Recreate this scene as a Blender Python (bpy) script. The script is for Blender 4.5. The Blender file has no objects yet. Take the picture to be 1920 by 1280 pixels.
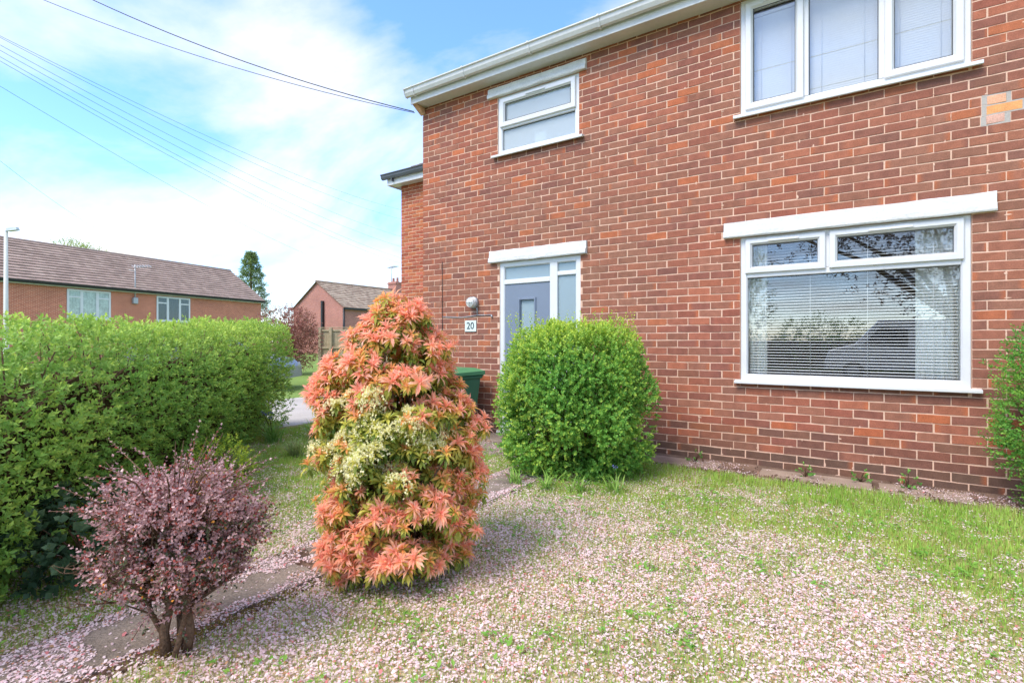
import bpy, math, random
import numpy as np
from mathutils import Vector

random.seed(7)
RNG = np.random.default_rng(20)
SC = bpy.context.scene
COL = SC.collection
rad = math.radians

# ------------------------------------------------------------------ camera, sky, sun, exposure
CAM = np.array([5.351, -5.656, 1.26]); YAW = rad(33.54)
cam_data = bpy.data.cameras.new('camera')
cam_data.lens = 18.0; cam_data.sensor_width = 36.0; cam_data.clip_start = 0.05; cam_data.clip_end = 2000
cam = bpy.data.objects.new('camera', cam_data); COL.objects.link(cam)
cam.location = CAM; cam.rotation_euler = (rad(90), 0, YAW)
SC.camera = cam

SUN_EL = rad(52); SUN_AZ = rad(197)          # azimuth clockwise from +Y
world = bpy.data.worlds.new('World'); SC.world = world; world.use_nodes = True
wn = world.node_tree; wn.nodes.clear()
def wnode(t, **k):
    n = wn.nodes.new(t)
    for a, b in k.items(): setattr(n, a, b)
    return n
w_out = wnode('ShaderNodeOutputWorld'); w_bg = wnode('ShaderNodeBackground')
w_bg.inputs['Strength'].default_value = 0.15
w_sky = wnode('ShaderNodeTexSky', sky_type='NISHITA', sun_disc=False, sun_elevation=SUN_EL, sun_rotation=SUN_AZ,
              air_density=1.0, dust_density=0.5, ozone_density=3.0)
w_tc = wnode('ShaderNodeTexCoord')
w_sep = wnode('ShaderNodeSeparateXYZ'); wn.links.new(w_tc.outputs['Generated'], w_sep.inputs[0])
w_add = wnode('ShaderNodeMath', operation='ADD'); w_add.inputs[1].default_value = 0.22
w_max = wnode('ShaderNodeMath', operation='MAXIMUM'); w_max.inputs[1].default_value = 0.0
wn.links.new(w_sep.outputs['Z'], w_max.inputs[0]); wn.links.new(w_max.outputs[0], w_add.inputs[0])
w_dx = wnode('ShaderNodeMath', operation='DIVIDE'); w_dy = wnode('ShaderNodeMath', operation='DIVIDE')
wn.links.new(w_sep.outputs['X'], w_dx.inputs[0]); wn.links.new(w_add.outputs[0], w_dx.inputs[1])
wn.links.new(w_sep.outputs['Y'], w_dy.inputs[0]); wn.links.new(w_add.outputs[0], w_dy.inputs[1])
w_cmb = wnode('ShaderNodeCombineXYZ'); wn.links.new(w_dx.outputs[0], w_cmb.inputs[0]); wn.links.new(w_dy.outputs[0], w_cmb.inputs[1])
w_map = wnode('ShaderNodeMapping'); w_map.inputs['Location'].default_value = (6.1225, -1.798, 0.0)
w_map.inputs['Rotation'].default_value = (0, 0, 0); w_map.inputs['Scale'].default_value = (1.0, 1.5, 1.0)
wn.links.new(w_cmb.outputs[0], w_map.inputs[0])
w_noise = wnode('ShaderNodeTexNoise'); w_noise.inputs['Scale'].default_value = 0.85
w_noise.inputs['Detail'].default_value = 9; w_noise.inputs['Roughness'].default_value = 0.56; w_noise.inputs['Distortion'].default_value = 0.25
wn.links.new(w_map.outputs[0], w_noise.inputs['Vector'])
w_ramp = wnode('ShaderNodeValToRGB')
w_ramp.color_ramp.elements[0].position = 0.42; w_ramp.color_ramp.elements[0].color = (0.06, 0.06, 0.06, 1)
w_ramp.color_ramp.elements[1].position = 0.67; w_ramp.color_ramp.elements[1].color = (1, 1, 1, 1)
wn.links.new(w_noise.outputs['Fac'], w_ramp.inputs[0])
w_hsv = wnode('ShaderNodeHueSaturation'); w_hsv.inputs['Saturation'].default_value = 1.18; w_hsv.inputs['Value'].default_value = 1.0
wn.links.new(w_sky.outputs[0], w_hsv.inputs['Color'])
w_mix = wnode('ShaderNodeMix', data_type='RGBA')
w_mix.inputs['B'].default_value = (3.2, 3.08, 2.95, 1)          # sunlit cloud, in the sky texture's own units
wn.links.new(w_ramp.outputs['Color'], w_mix.inputs['Factor'])
w_tint = wnode('ShaderNodeMix', data_type='RGBA', blend_type='MULTIPLY'); w_tint.inputs['Factor'].default_value = 1; w_tint.inputs['B'].default_value = (0.84, 0.93, 1.10, 1)
wn.links.new(w_hsv.outputs[0], w_tint.inputs['A']); wn.links.new(w_tint.outputs['Result'], w_mix.inputs['A'])
wn.links.new(w_mix.outputs['Result'], w_bg.inputs['Color']); wn.links.new(w_bg.outputs[0], w_out.inputs[0])

sun_d = bpy.data.lights.new('sun', 'SUN'); sun_d.energy = 1.5; sun_d.angle = rad(28); sun_d.color = (1.0, 0.92, 0.80)
sun = bpy.data.objects.new('sun', sun_d); COL.objects.link(sun)
sd = Vector((math.sin(SUN_AZ) * math.cos(SUN_EL), math.cos(SUN_AZ) * math.cos(SUN_EL), math.sin(SUN_EL)))
sun.rotation_euler = sd.to_track_quat('Z', 'Y').to_euler(); sun.location = (-20, -20, 30)

SC.view_settings.view_transform = 'Standard'; SC.view_settings.look = 'None'
SC.view_settings.gamma = 1.0; SC.view_settings.use_curve_mapping = False
SC.view_settings.exposure = 1.52
SC.cycles.max_bounces = 8; SC.cycles.transparent_max_bounces = 12; SC.cycles.use_denoising = True
SC.cycles.caustics_reflective = False; SC.cycles.caustics_refractive = False

# ------------------------------------------------------------------ helpers
def lin(r, g, b):
    f = lambda c: (c / 255 / 12.92) if c / 255 <= 0.04045 else ((c / 255 + 0.055) / 1.055) ** 2.4
    return np.array([f(r), f(g), f(b)])

RV = np.array([math.cos(YAW), math.sin(YAW)]); FV = np.array([-math.sin(YAW), math.cos(YAW)])
def site(X, Z, z=0.0):
    """survey point: X metres right of and Z metres ahead of the tripod"""
    p = CAM[:2] + RV * X + FV * Z
    return np.array([p[0], p[1], z])

def set_props(o, label=None, cat=None, group=None, kind=None):
    if label: o['label'] = label
    if cat: o['category'] = cat
    if group: o['group'] = group
    if kind: o['kind'] = kind
    return o

def empty(name, loc=(0, 0, 0), rz=0.0, label=None, cat=None, group=None, parent=None):
    o = bpy.data.objects.new(name, None); COL.objects.link(o)
    o.location = loc; o.rotation_euler = (0, 0, rz)
    if parent: o.parent = parent
    return set_props(o, label, cat, group)

def link(name, me, mat=None, parent=None):
    o = bpy.data.objects.new(name, me); COL.objects.link(o)
    if mat is not None and not me.materials: me.materials.append(mat)
    if parent is not None: o.parent = parent
    return o

def np_mesh(name, V, T, col=None, smooth=False):
    """V (n,3) vertices, T (m,k) faces, col (n,3) point colours"""
    V = np.asarray(V, np.float32); T = np.asarray(T, np.int32)
    me = bpy.data.meshes.new(name); m, k = T.shape
    me.vertices.add(len(V)); me.vertices.foreach_set('co', V.ravel())
    me.loops.add(m * k); me.loops.foreach_set('vertex_index', T.ravel())
    me.polygons.add(m); me.polygons.foreach_set('loop_start', np.arange(0, m * k, k, dtype=np.int32))
    me.update(calc_edges=True)
    me.polygons.foreach_set('use_smooth', np.full(m, smooth))
    if col is not None:
        a = me.color_attributes.new('Col', 'FLOAT_COLOR', 'POINT')
        c4 = np.ones((len(V), 4), np.float32); c4[:, :3] = col
        a.data.foreach_set('color', c4.ravel())
    return me

class MB:
    def __init__(s): s.v = []; s.f = []; s.sm = []; s.c = []
    def add(s, vs, fs, smooth=False, col=None):
        n = len(s.v); s.v += [tuple(map(float, p)) for p in vs]
        s.f += [tuple(i + n for i in f) for f in fs]; s.sm += [smooth] * len(fs)
        s.c += [tuple(col) if col is not None else (1, 1, 1)] * len(vs)
        return s
    def box(s, x0, x1, y0, y1, z0, z1, col=None):
        return s.add([(x0, y0, z0), (x1, y0, z0), (x1, y1, z0), (x0, y1, z0), (x0, y0, z1), (x1, y0, z1), (x1, y1, z1), (x0, y1, z1)],
                     [(0, 3, 2, 1), (4, 5, 6, 7), (0, 1, 5, 4), (1, 2, 6, 5), (2, 3, 7, 6), (3, 0, 4, 7)], col=col)
    def bevbox(s, x0, x1, y0, y1, z0, z1, b=0.004):
        """box whose twelve edges are chamfered"""
        vs = []; ix = {}
        for i in (0, 1):
            for j in (0, 1):
                for k in (0, 1):
                    X = (x0, x1)[i]; Y = (y0, y1)[j]; Z = (z0, z1)[k]
                    dx = b * (1 - 2 * i); dy = b * (1 - 2 * j); dz = b * (1 - 2 * k)
                    for a, p in enumerate(((X, Y + dy, Z + dz), (X + dx, Y, Z + dz), (X + dx, Y + dy, Z))):
                        ix[i, j, k, a] = len(vs); vs.append(p)
        F = []
        for i in (0, 1): F.append((ix[i, 0, 0, 0], ix[i, 1, 0, 0], ix[i, 1, 1, 0], ix[i, 0, 1, 0]))
        for j in (0, 1): F.append((ix[0, j, 0, 1], ix[1, j, 0, 1], ix[1, j, 1, 1], ix[0, j, 1, 1]))
        for k in (0, 1): F.append((ix[0, 0, k, 2], ix[1, 0, k, 2], ix[1, 1, k, 2], ix[0, 1, k, 2]))
        for i in (0, 1):
            for j in (0, 1): F.append((ix[i, j, 0, 0], ix[i, j, 1, 0], ix[i, j, 1, 1], ix[i, j, 0, 1]))
            for k in (0, 1): F.append((ix[i, 0, k, 0], ix[i, 1, k, 0], ix[i, 1, k, 2], ix[i, 0, k, 2]))
        for j in (0, 1):
            for k in (0, 1): F.append((ix[0, j, k, 1], ix[1, j, k, 1], ix[1, j, k, 2], ix[0, j, k, 2]))
        for i in (0, 1):
            for j in (0, 1):
                for k in (0, 1): F.append((ix[i, j, k, 0], ix[i, j, k, 1], ix[i, j, k, 2]))
        return s.add(vs, F)
    def tube(s, pts, radii, n=7, cap=True, smooth=True, col=None):
        pts = [np.array(p, float) for p in pts]
        if not hasattr(radii, '__len__'): radii = [radii] * len(pts)
        vs = []; fs = []; up = None
        for i, p in enumerate(pts):
            t = pts[min(i + 1, len(pts) - 1)] - pts[max(i - 1, 0)]; t /= np.linalg.norm(t) + 1e-12
            if up is None:
                up = np.array([0, 0, 1.]) if abs(t[2]) < 0.9 else np.array([1., 0, 0])
            a = np.cross(t, up); a /= np.linalg.norm(a) + 1e-12; b = np.cross(a, t); up = b
            for k in range(n):
                w = 2 * math.pi * k / n
                vs.append(p + radii[i] * (math.cos(w) * a + math.sin(w) * b))
        for i in range(len(pts) - 1):
            for k in range(n):
                fs.append((i * n + k, i * n + (k + 1) % n, (i + 1) * n + (k + 1) % n, (i + 1) * n + k))
        if cap:
            fs.append(tuple(range(n))[::-1]); fs.append(tuple((len(pts) - 1) * n + k for k in range(n)))
        return s.add(vs, fs, smooth, col)
    def ring(s, x0, x1, z0, z1, prof, y_off=0.0):
        """mitred rectangular frame in the XZ plane; prof = [(inset, y), ...] closed"""
        m = len(prof); vs = []
        for (cx, cz, sx, sz) in ((x0, z0, 1, 1), (x1, z0, -1, 1), (x1, z1, -1, -1), (x0, z1, 1, -1)):
            for (i, y) in prof: vs.append((cx + sx * i, y + y_off, cz + sz * i))
        fs = [(c * m + k, c * m + (k + 1) % m, ((c + 1) % 4) * m + (k + 1) % m, ((c + 1) % 4) * m + k) for c in range(4) for k in range(m)]
        return s.add(vs, fs)
    def prism_x(s, prof, x0, x1, smooth=False):
        """profile [(y, z)] swept along x"""
        m = len(prof)
        vs = [(x0, y, z) for y, z in prof] + [(x1, y, z) for y, z in prof]
        fs = [(k, (k + 1) % m, m + (k + 1) % m, m + k) for k in range(m)] + [tuple(range(m))[::-1], tuple(range(m, 2 * m))]
        return s.add(vs, fs, smooth)
    def lathe(s, prof, c=(0, 0, 0), n=20, axis='z', smooth=True):
        vs = []; m = len(prof)
        for k in range(n):
            w = 2 * math.pi * k / n
            for r, h in prof:
                if axis == 'z': p = (c[0] + r * math.cos(w), c[1] + r * math.sin(w), c[2] + h)
                elif axis == 'y': p = (c[0] + r * math.cos(w), c[1] + h, c[2] + r * math.sin(w))
                else: p = (c[0] + h, c[1] + r * math.cos(w), c[2] + r * math.sin(w))
                vs.append(p)
        fs = [(k * m + i, ((k + 1) % n) * m + i, ((k + 1) % n) * m + i + 1, k * m + i + 1) for k in range(n) for i in range(m - 1)]
        return s.add(vs, fs, smooth)
    def mesh(s, name, colour=False):
        me = bpy.data.meshes.new(name); me.from_pydata(s.v, [], s.f); me.update()
        me.polygons.foreach_set('use_smooth', np.array(s.sm, bool))
        if colour:
            a = me.color_attributes.new('Col', 'FLOAT_COLOR', 'POINT')
            c4 = np.ones((len(s.v), 4), np.float32); c4[:, :3] = s.c
            a.data.foreach_set('color', c4.ravel())
        return me
    def build(s, name, mat, parent=None, colour=False):
        return link(name, s.mesh(name, colour), mat, parent)

def hash3(i, j, k, seed=0):
    h = (i * 374761393 + j * 668265263 + k * 2147483647 + seed * 974711) & 0xffffffff
    h = ((h ^ (h >> 13)) * 1274126177) & 0xffffffff
    return ((h ^ (h >> 16)) & 0xffff) / 65535.0
def noise3(P, seed=0):
    P = np.asarray(P, float); I = np.floor(P).astype(np.int64); F = P - I; F = F * F * (3 - 2 * F); r = 0
    for a in (0, 1):
        for b in (0, 1):
            for c in (0, 1):
                w = np.where(a, F[:, 0], 1 - F[:, 0]) * np.where(b, F[:, 1], 1 - F[:, 1]) * np.where(c, F[:, 2], 1 - F[:, 2])
                r = r + w * hash3(I[:, 0] + a, I[:, 1] + b, I[:, 2] + c, seed)
    return r
def unit(v): return v / (np.linalg.norm(v, axis=-1, keepdims=True) + 1e-9)

# ---- materials
def new_mat(name):
    m = bpy.data.materials.new(name); m.use_nodes = True; nt = m.node_tree
    return m, nt, nt.nodes['Principled BSDF']
def nd(nt, t, **k):
    n = nt.nodes.new(t)
    for a, b in k.items(): setattr(n, a, b)
    return n
def vary(nt, src, coord, scale, amount, detail=4):
    """multiply a colour by noise of 1 +- amount"""
    nz = nd(nt, 'ShaderNodeTexNoise'); nz.inputs['Scale'].default_value = scale; nz.inputs['Detail'].default_value = detail
    nt.links.new(coord, nz.inputs['Vector'])
    mr = nd(nt, 'ShaderNodeMapRange'); mr.inputs['From Min'].default_value = 0.3; mr.inputs['From Max'].default_value = 0.7
    mr.inputs['To Min'].default_value = 1 - amount; mr.inputs['To Max'].default_value = 1 + amount
    nt.links.new(nz.outputs['Fac'], mr.inputs['Value'])
    mx = nd(nt, 'ShaderNodeMix', data_type='RGBA', blend_type='MULTIPLY'); mx.inputs['Factor'].default_value = 1
    nt.links.new(src, mx.inputs['A']); nt.links.new(mr.outputs[0], mx.inputs['B'])
    return mx.outputs['Result'], nz.outputs['Fac']
def plain(name, col, rough=0.5, spec=0.4, v1=(6, 0.06), v2=(60, 0.05), bump=0.0, bscale=80, metallic=0.0):
    m, nt, p = new_mat(name)
    tc = nd(nt, 'ShaderNodeNewGeometry').outputs['Position']
    rgb = nd(nt, 'ShaderNodeRGB'); rgb.outputs[0].default_value = (*col, 1)
    c, _ = vary(nt, rgb.outputs[0], tc, *v1); c, f = vary(nt, c, tc, *v2)
    nt.links.new(c, p.inputs['Base Color'])
    p.inputs['Roughness'].default_value = rough; p.inputs['Specular IOR Level'].default_value = spec; p.inputs['Metallic'].default_value = metallic
    if bump:
        nz = nd(nt, 'ShaderNodeTexNoise'); nz.inputs['Scale'].default_value = bscale; nz.inputs['Detail'].default_value = 5
        nt.links.new(tc, nz.inputs['Vector'])
        b = nd(nt, 'ShaderNodeBump'); b.inputs['Strength'].default_value = bump; b.inputs['Distance'].default_value = 0.01
        nt.links.new(nz.outputs['Fac'], b.inputs['Height']); nt.links.new(b.outputs[0], p.inputs['Normal'])
    return m
def leafy(name, trans=0.35, rough=0.5, spec=0.3):
    m, nt, p = new_mat(name)
    at = nd(nt, 'ShaderNodeAttribute', attribute_name='Col')
    nt.links.new(at.outputs['Color'], p.inputs['Base Color'])
    p.inputs['Roughness'].default_value = rough; p.inputs['Specular IOR Level'].default_value = spec
    tr = nd(nt, 'ShaderNodeBsdfTranslucent'); nt.links.new(at.outputs['Color'], tr.inputs['Color'])
    mx = nd(nt, 'ShaderNodeMixShader'); mx.inputs[0].default_value = trans
    out = nt.nodes['Material Output']
    nt.links.new(p.outputs[0], mx.inputs[1]); nt.links.new(tr.outputs[0], mx.inputs[2]); nt.links.new(mx.outputs[0], out.inputs[0])
    return m
def attr_mat(name, rough=0.85, bump=0.3, bscale=120, v1=(9, 0.12), v2=(90, 0.14), spec=0.25, specks=False):
    m, nt, p = new_mat(name)
    tc = nd(nt, 'ShaderNodeNewGeometry').outputs['Position']
    at = nd(nt, 'ShaderNodeAttribute', attribute_name='Col')
    c, _ = vary(nt, at.outputs['Color'], tc, *v1); c, f = vary(nt, c, tc, *v2)
    if specks:
        nz = nd(nt, 'ShaderNodeTexNoise'); nz.inputs['Scale'].default_value = 38; nz.inputs['Detail'].default_value = 6; nz.inputs['Roughness'].default_value = 0.75
        nt.links.new(tc, nz.inputs['Vector'])
        rp = nd(nt, 'ShaderNodeValToRGB'); rp.color_ramp.elements[0].position = 0.66; rp.color_ramp.elements[1].position = 0.74
        rp.color_ramp.elements[0].color = (0, 0, 0, 1); rp.color_ramp.elements[1].color = (0.5, 0.5, 0.5, 1)
        nt.links.new(nz.outputs['Fac'], rp.inputs[0])
        mx = nd(nt, 'ShaderNodeMix', data_type='RGBA'); mx.inputs['B'].default_value = (0.62, 0.45, 0.36, 1)
        nt.links.new(rp.outputs[0], mx.inputs['Factor']); nt.links.new(c, mx.inputs['A']); c = mx.outputs['Result']
    nt.links.new(c, p.inputs['Base Color']); p.inputs['Roughness'].default_value = rough; p.inputs['Specular IOR Level'].default_value = spec
    nz = nd(nt, 'ShaderNodeTexNoise'); nz.inputs['Scale'].default_value = bscale; nz.inputs['Detail'].default_value = 6
    nt.links.new(tc, nz.inputs['Vector'])
    b = nd(nt, 'ShaderNodeBump'); b.inputs['Strength'].default_value = bump; b.inputs['Distance'].default_value = 0.006
    nt.links.new(nz.outputs['Fac'], b.inputs['Height']); nt.links.new(b.outputs[0], p.inputs['Normal'])
    return m
def glass(name, tint=(0.9, 0.95, 0.95), refl=1.55, rough=0.0, body=0.0, bodycol=(0.6, 0.68, 0.7)):
    m = bpy.data.materials.new(name); m.use_nodes = True; nt = m.node_tree; nt.nodes.clear()
    out = nd(nt, 'ShaderNodeOutputMaterial')
    t = nd(nt, 'ShaderNodeBsdfTransparent'); t.inputs[0].default_value = (*tint, 1)
    base = t.outputs[0]
    if body > 0:
        d = nd(nt, 'ShaderNodeBsdfDiffuse'); d.inputs[0].default_value = (*bodycol, 1)
        m0 = nd(nt, 'ShaderNodeMixShader'); m0.inputs[0].default_value = body
        nt.links.new(base, m0.inputs[1]); nt.links.new(d.outputs[0], m0.inputs[2]); base = m0.outputs[0]
    g = nd(nt, 'ShaderNodeBsdfGlossy'); g.inputs['Roughness'].default_value = rough
    # Schlick reflectance that is the same from both sides of the pane
    f0 = ((refl - 1) / (refl + 1)) ** 2
    lw = nd(nt, 'ShaderNodeLayerWeight'); lw.inputs['Blend'].default_value = 0.5
    pw = nd(nt, 'ShaderNodeMath', operation='POWER'); pw.inputs[1].default_value = 5; nt.links.new(lw.outputs['Facing'], pw.inputs[0])
    fr = nd(nt, 'ShaderNodeMapRange'); fr.inputs['To Min'].default_value = f0; nt.links.new(pw.outputs[0], fr.inputs['Value'])
    if rough > 0:
        tcn = nd(nt, 'ShaderNodeNewGeometry'); nz = nd(nt, 'ShaderNodeTexNoise'); nz.inputs['Scale'].default_value = 60
        nt.links.new(tcn.outputs['Position'], nz.inputs['Vector'])
        b = nd(nt, 'ShaderNodeBump'); b.inputs['Strength'].default_value = 0.25; b.inputs['Distance'].default_value = 0.004
        nt.links.new(nz.outputs['Fac'], b.inputs['Height']); nt.links.new(b.outputs[0], g.inputs['Normal'])
    mx = nd(nt, 'ShaderNodeMixShader')
    nt.links.new(fr.outputs[0], mx.inputs[0]); nt.links.new(base, mx.inputs[1]); nt.links.new(g.outputs[0], mx.inputs[2])
    nt.links.new(mx.outputs[0], out.inputs[0])
    return m
def far_brick(name, c1, c2, mortar):
    m, nt, p = new_mat(name)
    tc = nd(nt, 'ShaderNodeTexCoord'); sp = nd(nt, 'ShaderNodeSeparateXYZ'); nt.links.new(tc.outputs['Object'], sp.inputs[0])
    ad = nd(nt, 'ShaderNodeMath', operation='ADD'); nt.links.new(sp.outputs['X'], ad.inputs[0]); nt.links.new(sp.outputs['Y'], ad.inputs[1])
    cb = nd(nt, 'ShaderNodeCombineXYZ'); nt.links.new(ad.outputs[0], cb.inputs[0]); nt.links.new(sp.outputs['Z'], cb.inputs[1])
    bt = nd(nt, 'ShaderNodeTexBrick'); nt.links.new(cb.outputs[0], bt.inputs['Vector'])
    bt.inputs['Color1'].default_value = (*c1, 1); bt.inputs['Color2'].default_value = (*c2, 1); bt.inputs['Mortar'].default_value = (*mortar, 1)
    bt.inputs['Scale'].default_value = 1.0; bt.inputs['Brick Width'].default_value = 0.225; bt.inputs['Row Height'].default_value = 0.075
    bt.inputs['Mortar Size'].default_value = 0.009
    c, _ = vary(nt, bt.outputs['Color'], tc.outputs['Object'], 0.8, 0.12); c, f = vary(nt, c, tc.outputs['Object'], 14, 0.1)
    nt.links.new(c, p.inputs['Base Color']); p.inputs['Roughness'].default_value = 0.9
    return m

M = {}
M['brick'] = attr_mat('brick', specks=True, bump=0.22, bscale=140, v1=(14, .14), v2=(110, .20))
M['mortar'] = plain('mortar', lin(214, 178, 155), 0.95, 0.1, (4, 0.08), (70, 0.08), 0.5, 160)
M['grey_mortar'] = plain('grey_mortar', lin(172, 166, 158), 0.95, 0.1, (4, 0.06), (70, 0.08), 0.4, 120)
M['upvc'] = plain('white_upvc', (0.64, 0.645, 0.645), 0.28, 0.5, (3, 0.03), (40, 0.02))
M['fascia'] = plain('white_fascia', (0.60, 0.60, 0.585), 0.35, 0.5, (3, 0.07), (25, 0.04))
M['painted'] = plain('painted_concrete', (0.62, 0.62, 0.60), 0.6, 0.3, (7, 0.07), (45, 0.08), 0.35, 45)
M['door'] = plain('blue_grey_door', lin(116, 127, 143), 0.45, 0.4, (3, 0.03), (90, 0.03), 0.12, 130)
M['glass'] = glass('window_glass', tint=(.97, .98, .98), refl=1.95)
M['frosted'] = glass('frosted_glass', tint=(0.8, 0.88, 0.9), refl=1.5, rough=0.12, body=0.6, bodycol=lin(165, 184, 192))
M['obscure'] = glass('obscure_glass', tint=(0.9, 0.94, 0.95), refl=1.5, rough=0.05, body=0.5, bodycol=(.62, .69, .73))
M['blind'] = plain('blind_slat', (0.86, 0.87, 0.86), 0.5, 0.3, (5, 0.03), (40, 0.02))
M['curtain'] = plain('curtain_cloth', (0.84, 0.88, 0.85), 0.9, 0.1, (5, 0.05), (200, 0.06), 0.2, 400)
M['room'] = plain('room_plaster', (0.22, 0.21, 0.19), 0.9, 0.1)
M['concrete'] = plain('concrete', lin(138, 124, 112), 0.92, 0.15, (5, 0.22), (110, 0.34), 0.7, 150)
M['soil'] = plain('bed_soil', lin(120, 98, 84), 0.98, 0.05, (5, 0.4), (90, 0.3), 1.0, 90)
M['bark'] = plain('bark', lin(108, 86, 68), 0.95, 0.1, (14, 0.25), (90, 0.3), 1.0, 90)
M['core'] = plain('dark_brown', lin(62, 52, 36), 1.0, 0.0, (12, 0.3), (60, 0.3), 1.0, 60)  # darker than bark: for the added hedge cores, also flower stems
M['leaf'] = leafy('leaf'); M['coral'] = leafy('coral_leaf', 0.5, 0.42, 0.35); M['petal'] = leafy('petal', 0.4, 0.6, 0.2)
M['purple'] = leafy('purple_leaf', 0.2, 0.38, 0.5); M['blade'] = leafy('grass_blade', 0.3, 0.6, 0.2)
M['black'] = plain('black_plastic', (0.02, 0.02, 0.022), 0.45, 0.4)
M['grey_metal'] = plain('grey_metal', (0.38, 0.39, 0.40), 0.45, 0.5, metallic=0.3)
M['dark_gutter'] = plain('dark_gutter', lin(88, 92, 98), 0.4, 0.4)
M['tile_brown'] = attr_mat('roof_tile', 0.85, 0.3, 60, (1.2, 0.12), (20, 0.12))
M['roof_red'] = plain('roof_tile_red', lin(140, 120, 104), 0.9, 0.15, (2, 0.15), (20, 0.2), 0.4, 30)

TRI4 = (np.array([(0, 0, 0), (.42, -.5, .09), (.42, .5, .09), (.5, 0, 0), (1, 0, -.06)]), np.array([(0, 3, 1), (0, 2, 3), (2, 4, 3), (3, 4, 1)]))
TRI2 = (np.array([(0, 0, 0), (.5, -.5, .07), (.5, .5, .07), (1, 0, 0)]), np.array([(0, 2, 3), (0, 3, 1)]))
PIER = (np.array([(0, 0, 0), (.32, 0, .07), (.32, -.34, .12), (.32, .34, .12), (.64, 0, .07), (.62, -.5, .13), (.62, .5, .13), (1, 0, -.07)]),
        np.array([(0, 1, 2), (0, 3, 1), (1, 4, 5), (1, 5, 2), (1, 3, 6), (1, 6, 4), (4, 7, 5), (4, 6, 7)]))
QUAD = (np.array([(0, -.28, 0), (0, .28, 0), (.62, .5, .16), (.62, -.5, .16), (1, 0, .10)]), np.array([(0, 1, 2), (0, 2, 3), (3, 2, 4)]))

def leaf_arrays(P, A, N, L, W, col, tmpl):
    tv, tf = tmpl; n = len(P); k = len(tv)
    A = unit(A); S = unit(np.cross(N, A)); N = np.cross(A, S)
    L = np.broadcast_to(np.asarray(L, float), (n,))[:, None, None]; W = np.broadcast_to(np.asarray(W, float), (n,))[:, None, None]
    V = P[:, None, :] + tv[None, :, 0:1] * L * A[:, None, :] + tv[None, :, 1:2] * W * S[:, None, :] + tv[None, :, 2:3] * L * N[:, None, :]
    T = (tf[None] + (np.arange(n) * k)[:, None, None]).reshape(-1, 3)
    C = np.repeat(np.asarray(col)[:, None, :], k, 1).reshape(-1, 3) if col is not None else None
    return V.reshape(-1, 3), T, C
def leaf_obj(name, arrs, mat, parent=None, kind=None):
    off = 0; Vs = []; Ts = []; Cs = []
    for V, T, C in arrs: Vs.append(V); Ts.append(T + off); Cs.append(C); off += len(V)
    o = link(name, np_mesh(name, np.concatenate(Vs), np.concatenate(Ts), np.concatenate(Cs)), mat, parent)
    if kind: o['kind'] = kind
    return o
def rdir(n): return unit(RNG.normal(size=(n, 3)))
def perp_basis(D):
    r = np.where(np.abs(D[:, 2:3]) < 0.9, np.array([[0, 0, 1.]]), np.array([[1., 0, 0]]))
    a = unit(np.cross(D, r)); return a, np.cross(D, a)
def sprigs(B, D, ls, k, ll, lw, colf, tmpl=TRI4, a0=62, a1=25):
    """shoots with k leaves each in alternate pairs; returns leaf arrays"""
    m = len(B); D = unit(D); a, b = perp_basis(D)
    j = np.arange(k); t = (j // 2 + 0.6) / (k // 2 + 0.3); ph = (j % 2) * math.pi + (j // 2) * math.pi / 2
    phi0 = RNG.uniform(0, 2 * math.pi, m)[:, None] + ph[None] + RNG.normal(0, .25, (m, k))
    Ls = ls * RNG.uniform(.7, 1.3, (m, 1))
    P = B[:, None] + D[:, None] * (Ls * t[None])[..., None]
    R = np.cos(phi0)[..., None] * a[:, None] + np.sin(phi0)[..., None] * b[:, None]
    ang = np.radians(a0 + (a1 - a0) * t)[None] + RNG.normal(0, .18, (m, k))
    A = np.cos(ang)[..., None] * D[:, None] + np.sin(ang)[..., None] * R
    N = np.sin(ang)[..., None] * D[:, None] - np.cos(ang)[..., None] * R + RNG.normal(0, .25, (m, k, 3)) + np.array([0, 0, .35])
    sz = RNG.uniform(.7, 1.25, (m, k)) * (1 - .35 * t[None] ** 2)
    C = colf(P.reshape(-1, 3), np.repeat(np.arange(m), k), np.tile(t, m))
    return leaf_arrays(P.reshape(-1, 3), A.reshape(-1, 3), N.reshape(-1, 3), (ll * sz).ravel(), (lw * sz).ravel(), C, tmpl)
def shell_points(f, lo, hi, n, d0, d1, batch=200000):
    """points p with d0 < f(p) < d1 and the outward gradient there"""
    out = []; tot = 0; lo = np.array(lo); hi = np.array(hi)
    for _ in range(60):
        p = RNG.uniform(lo, hi, (batch // 4, 3)); v = f(p); k = p[(v > d0) & (v < d1)]
        out.append(k); tot += len(k)
        if tot >= n: break
    p = np.concatenate(out)[:n]; e = 0.03
    g = np.stack([f(p + np.eye(3)[i] * e) - f(p - np.eye(3)[i] * e) for i in range(3)], 1)
    return p, unit(g)
def mixcol(a, b, t): return a[None] * (1 - t[:, None]) + b[None] * t[:, None]

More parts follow.
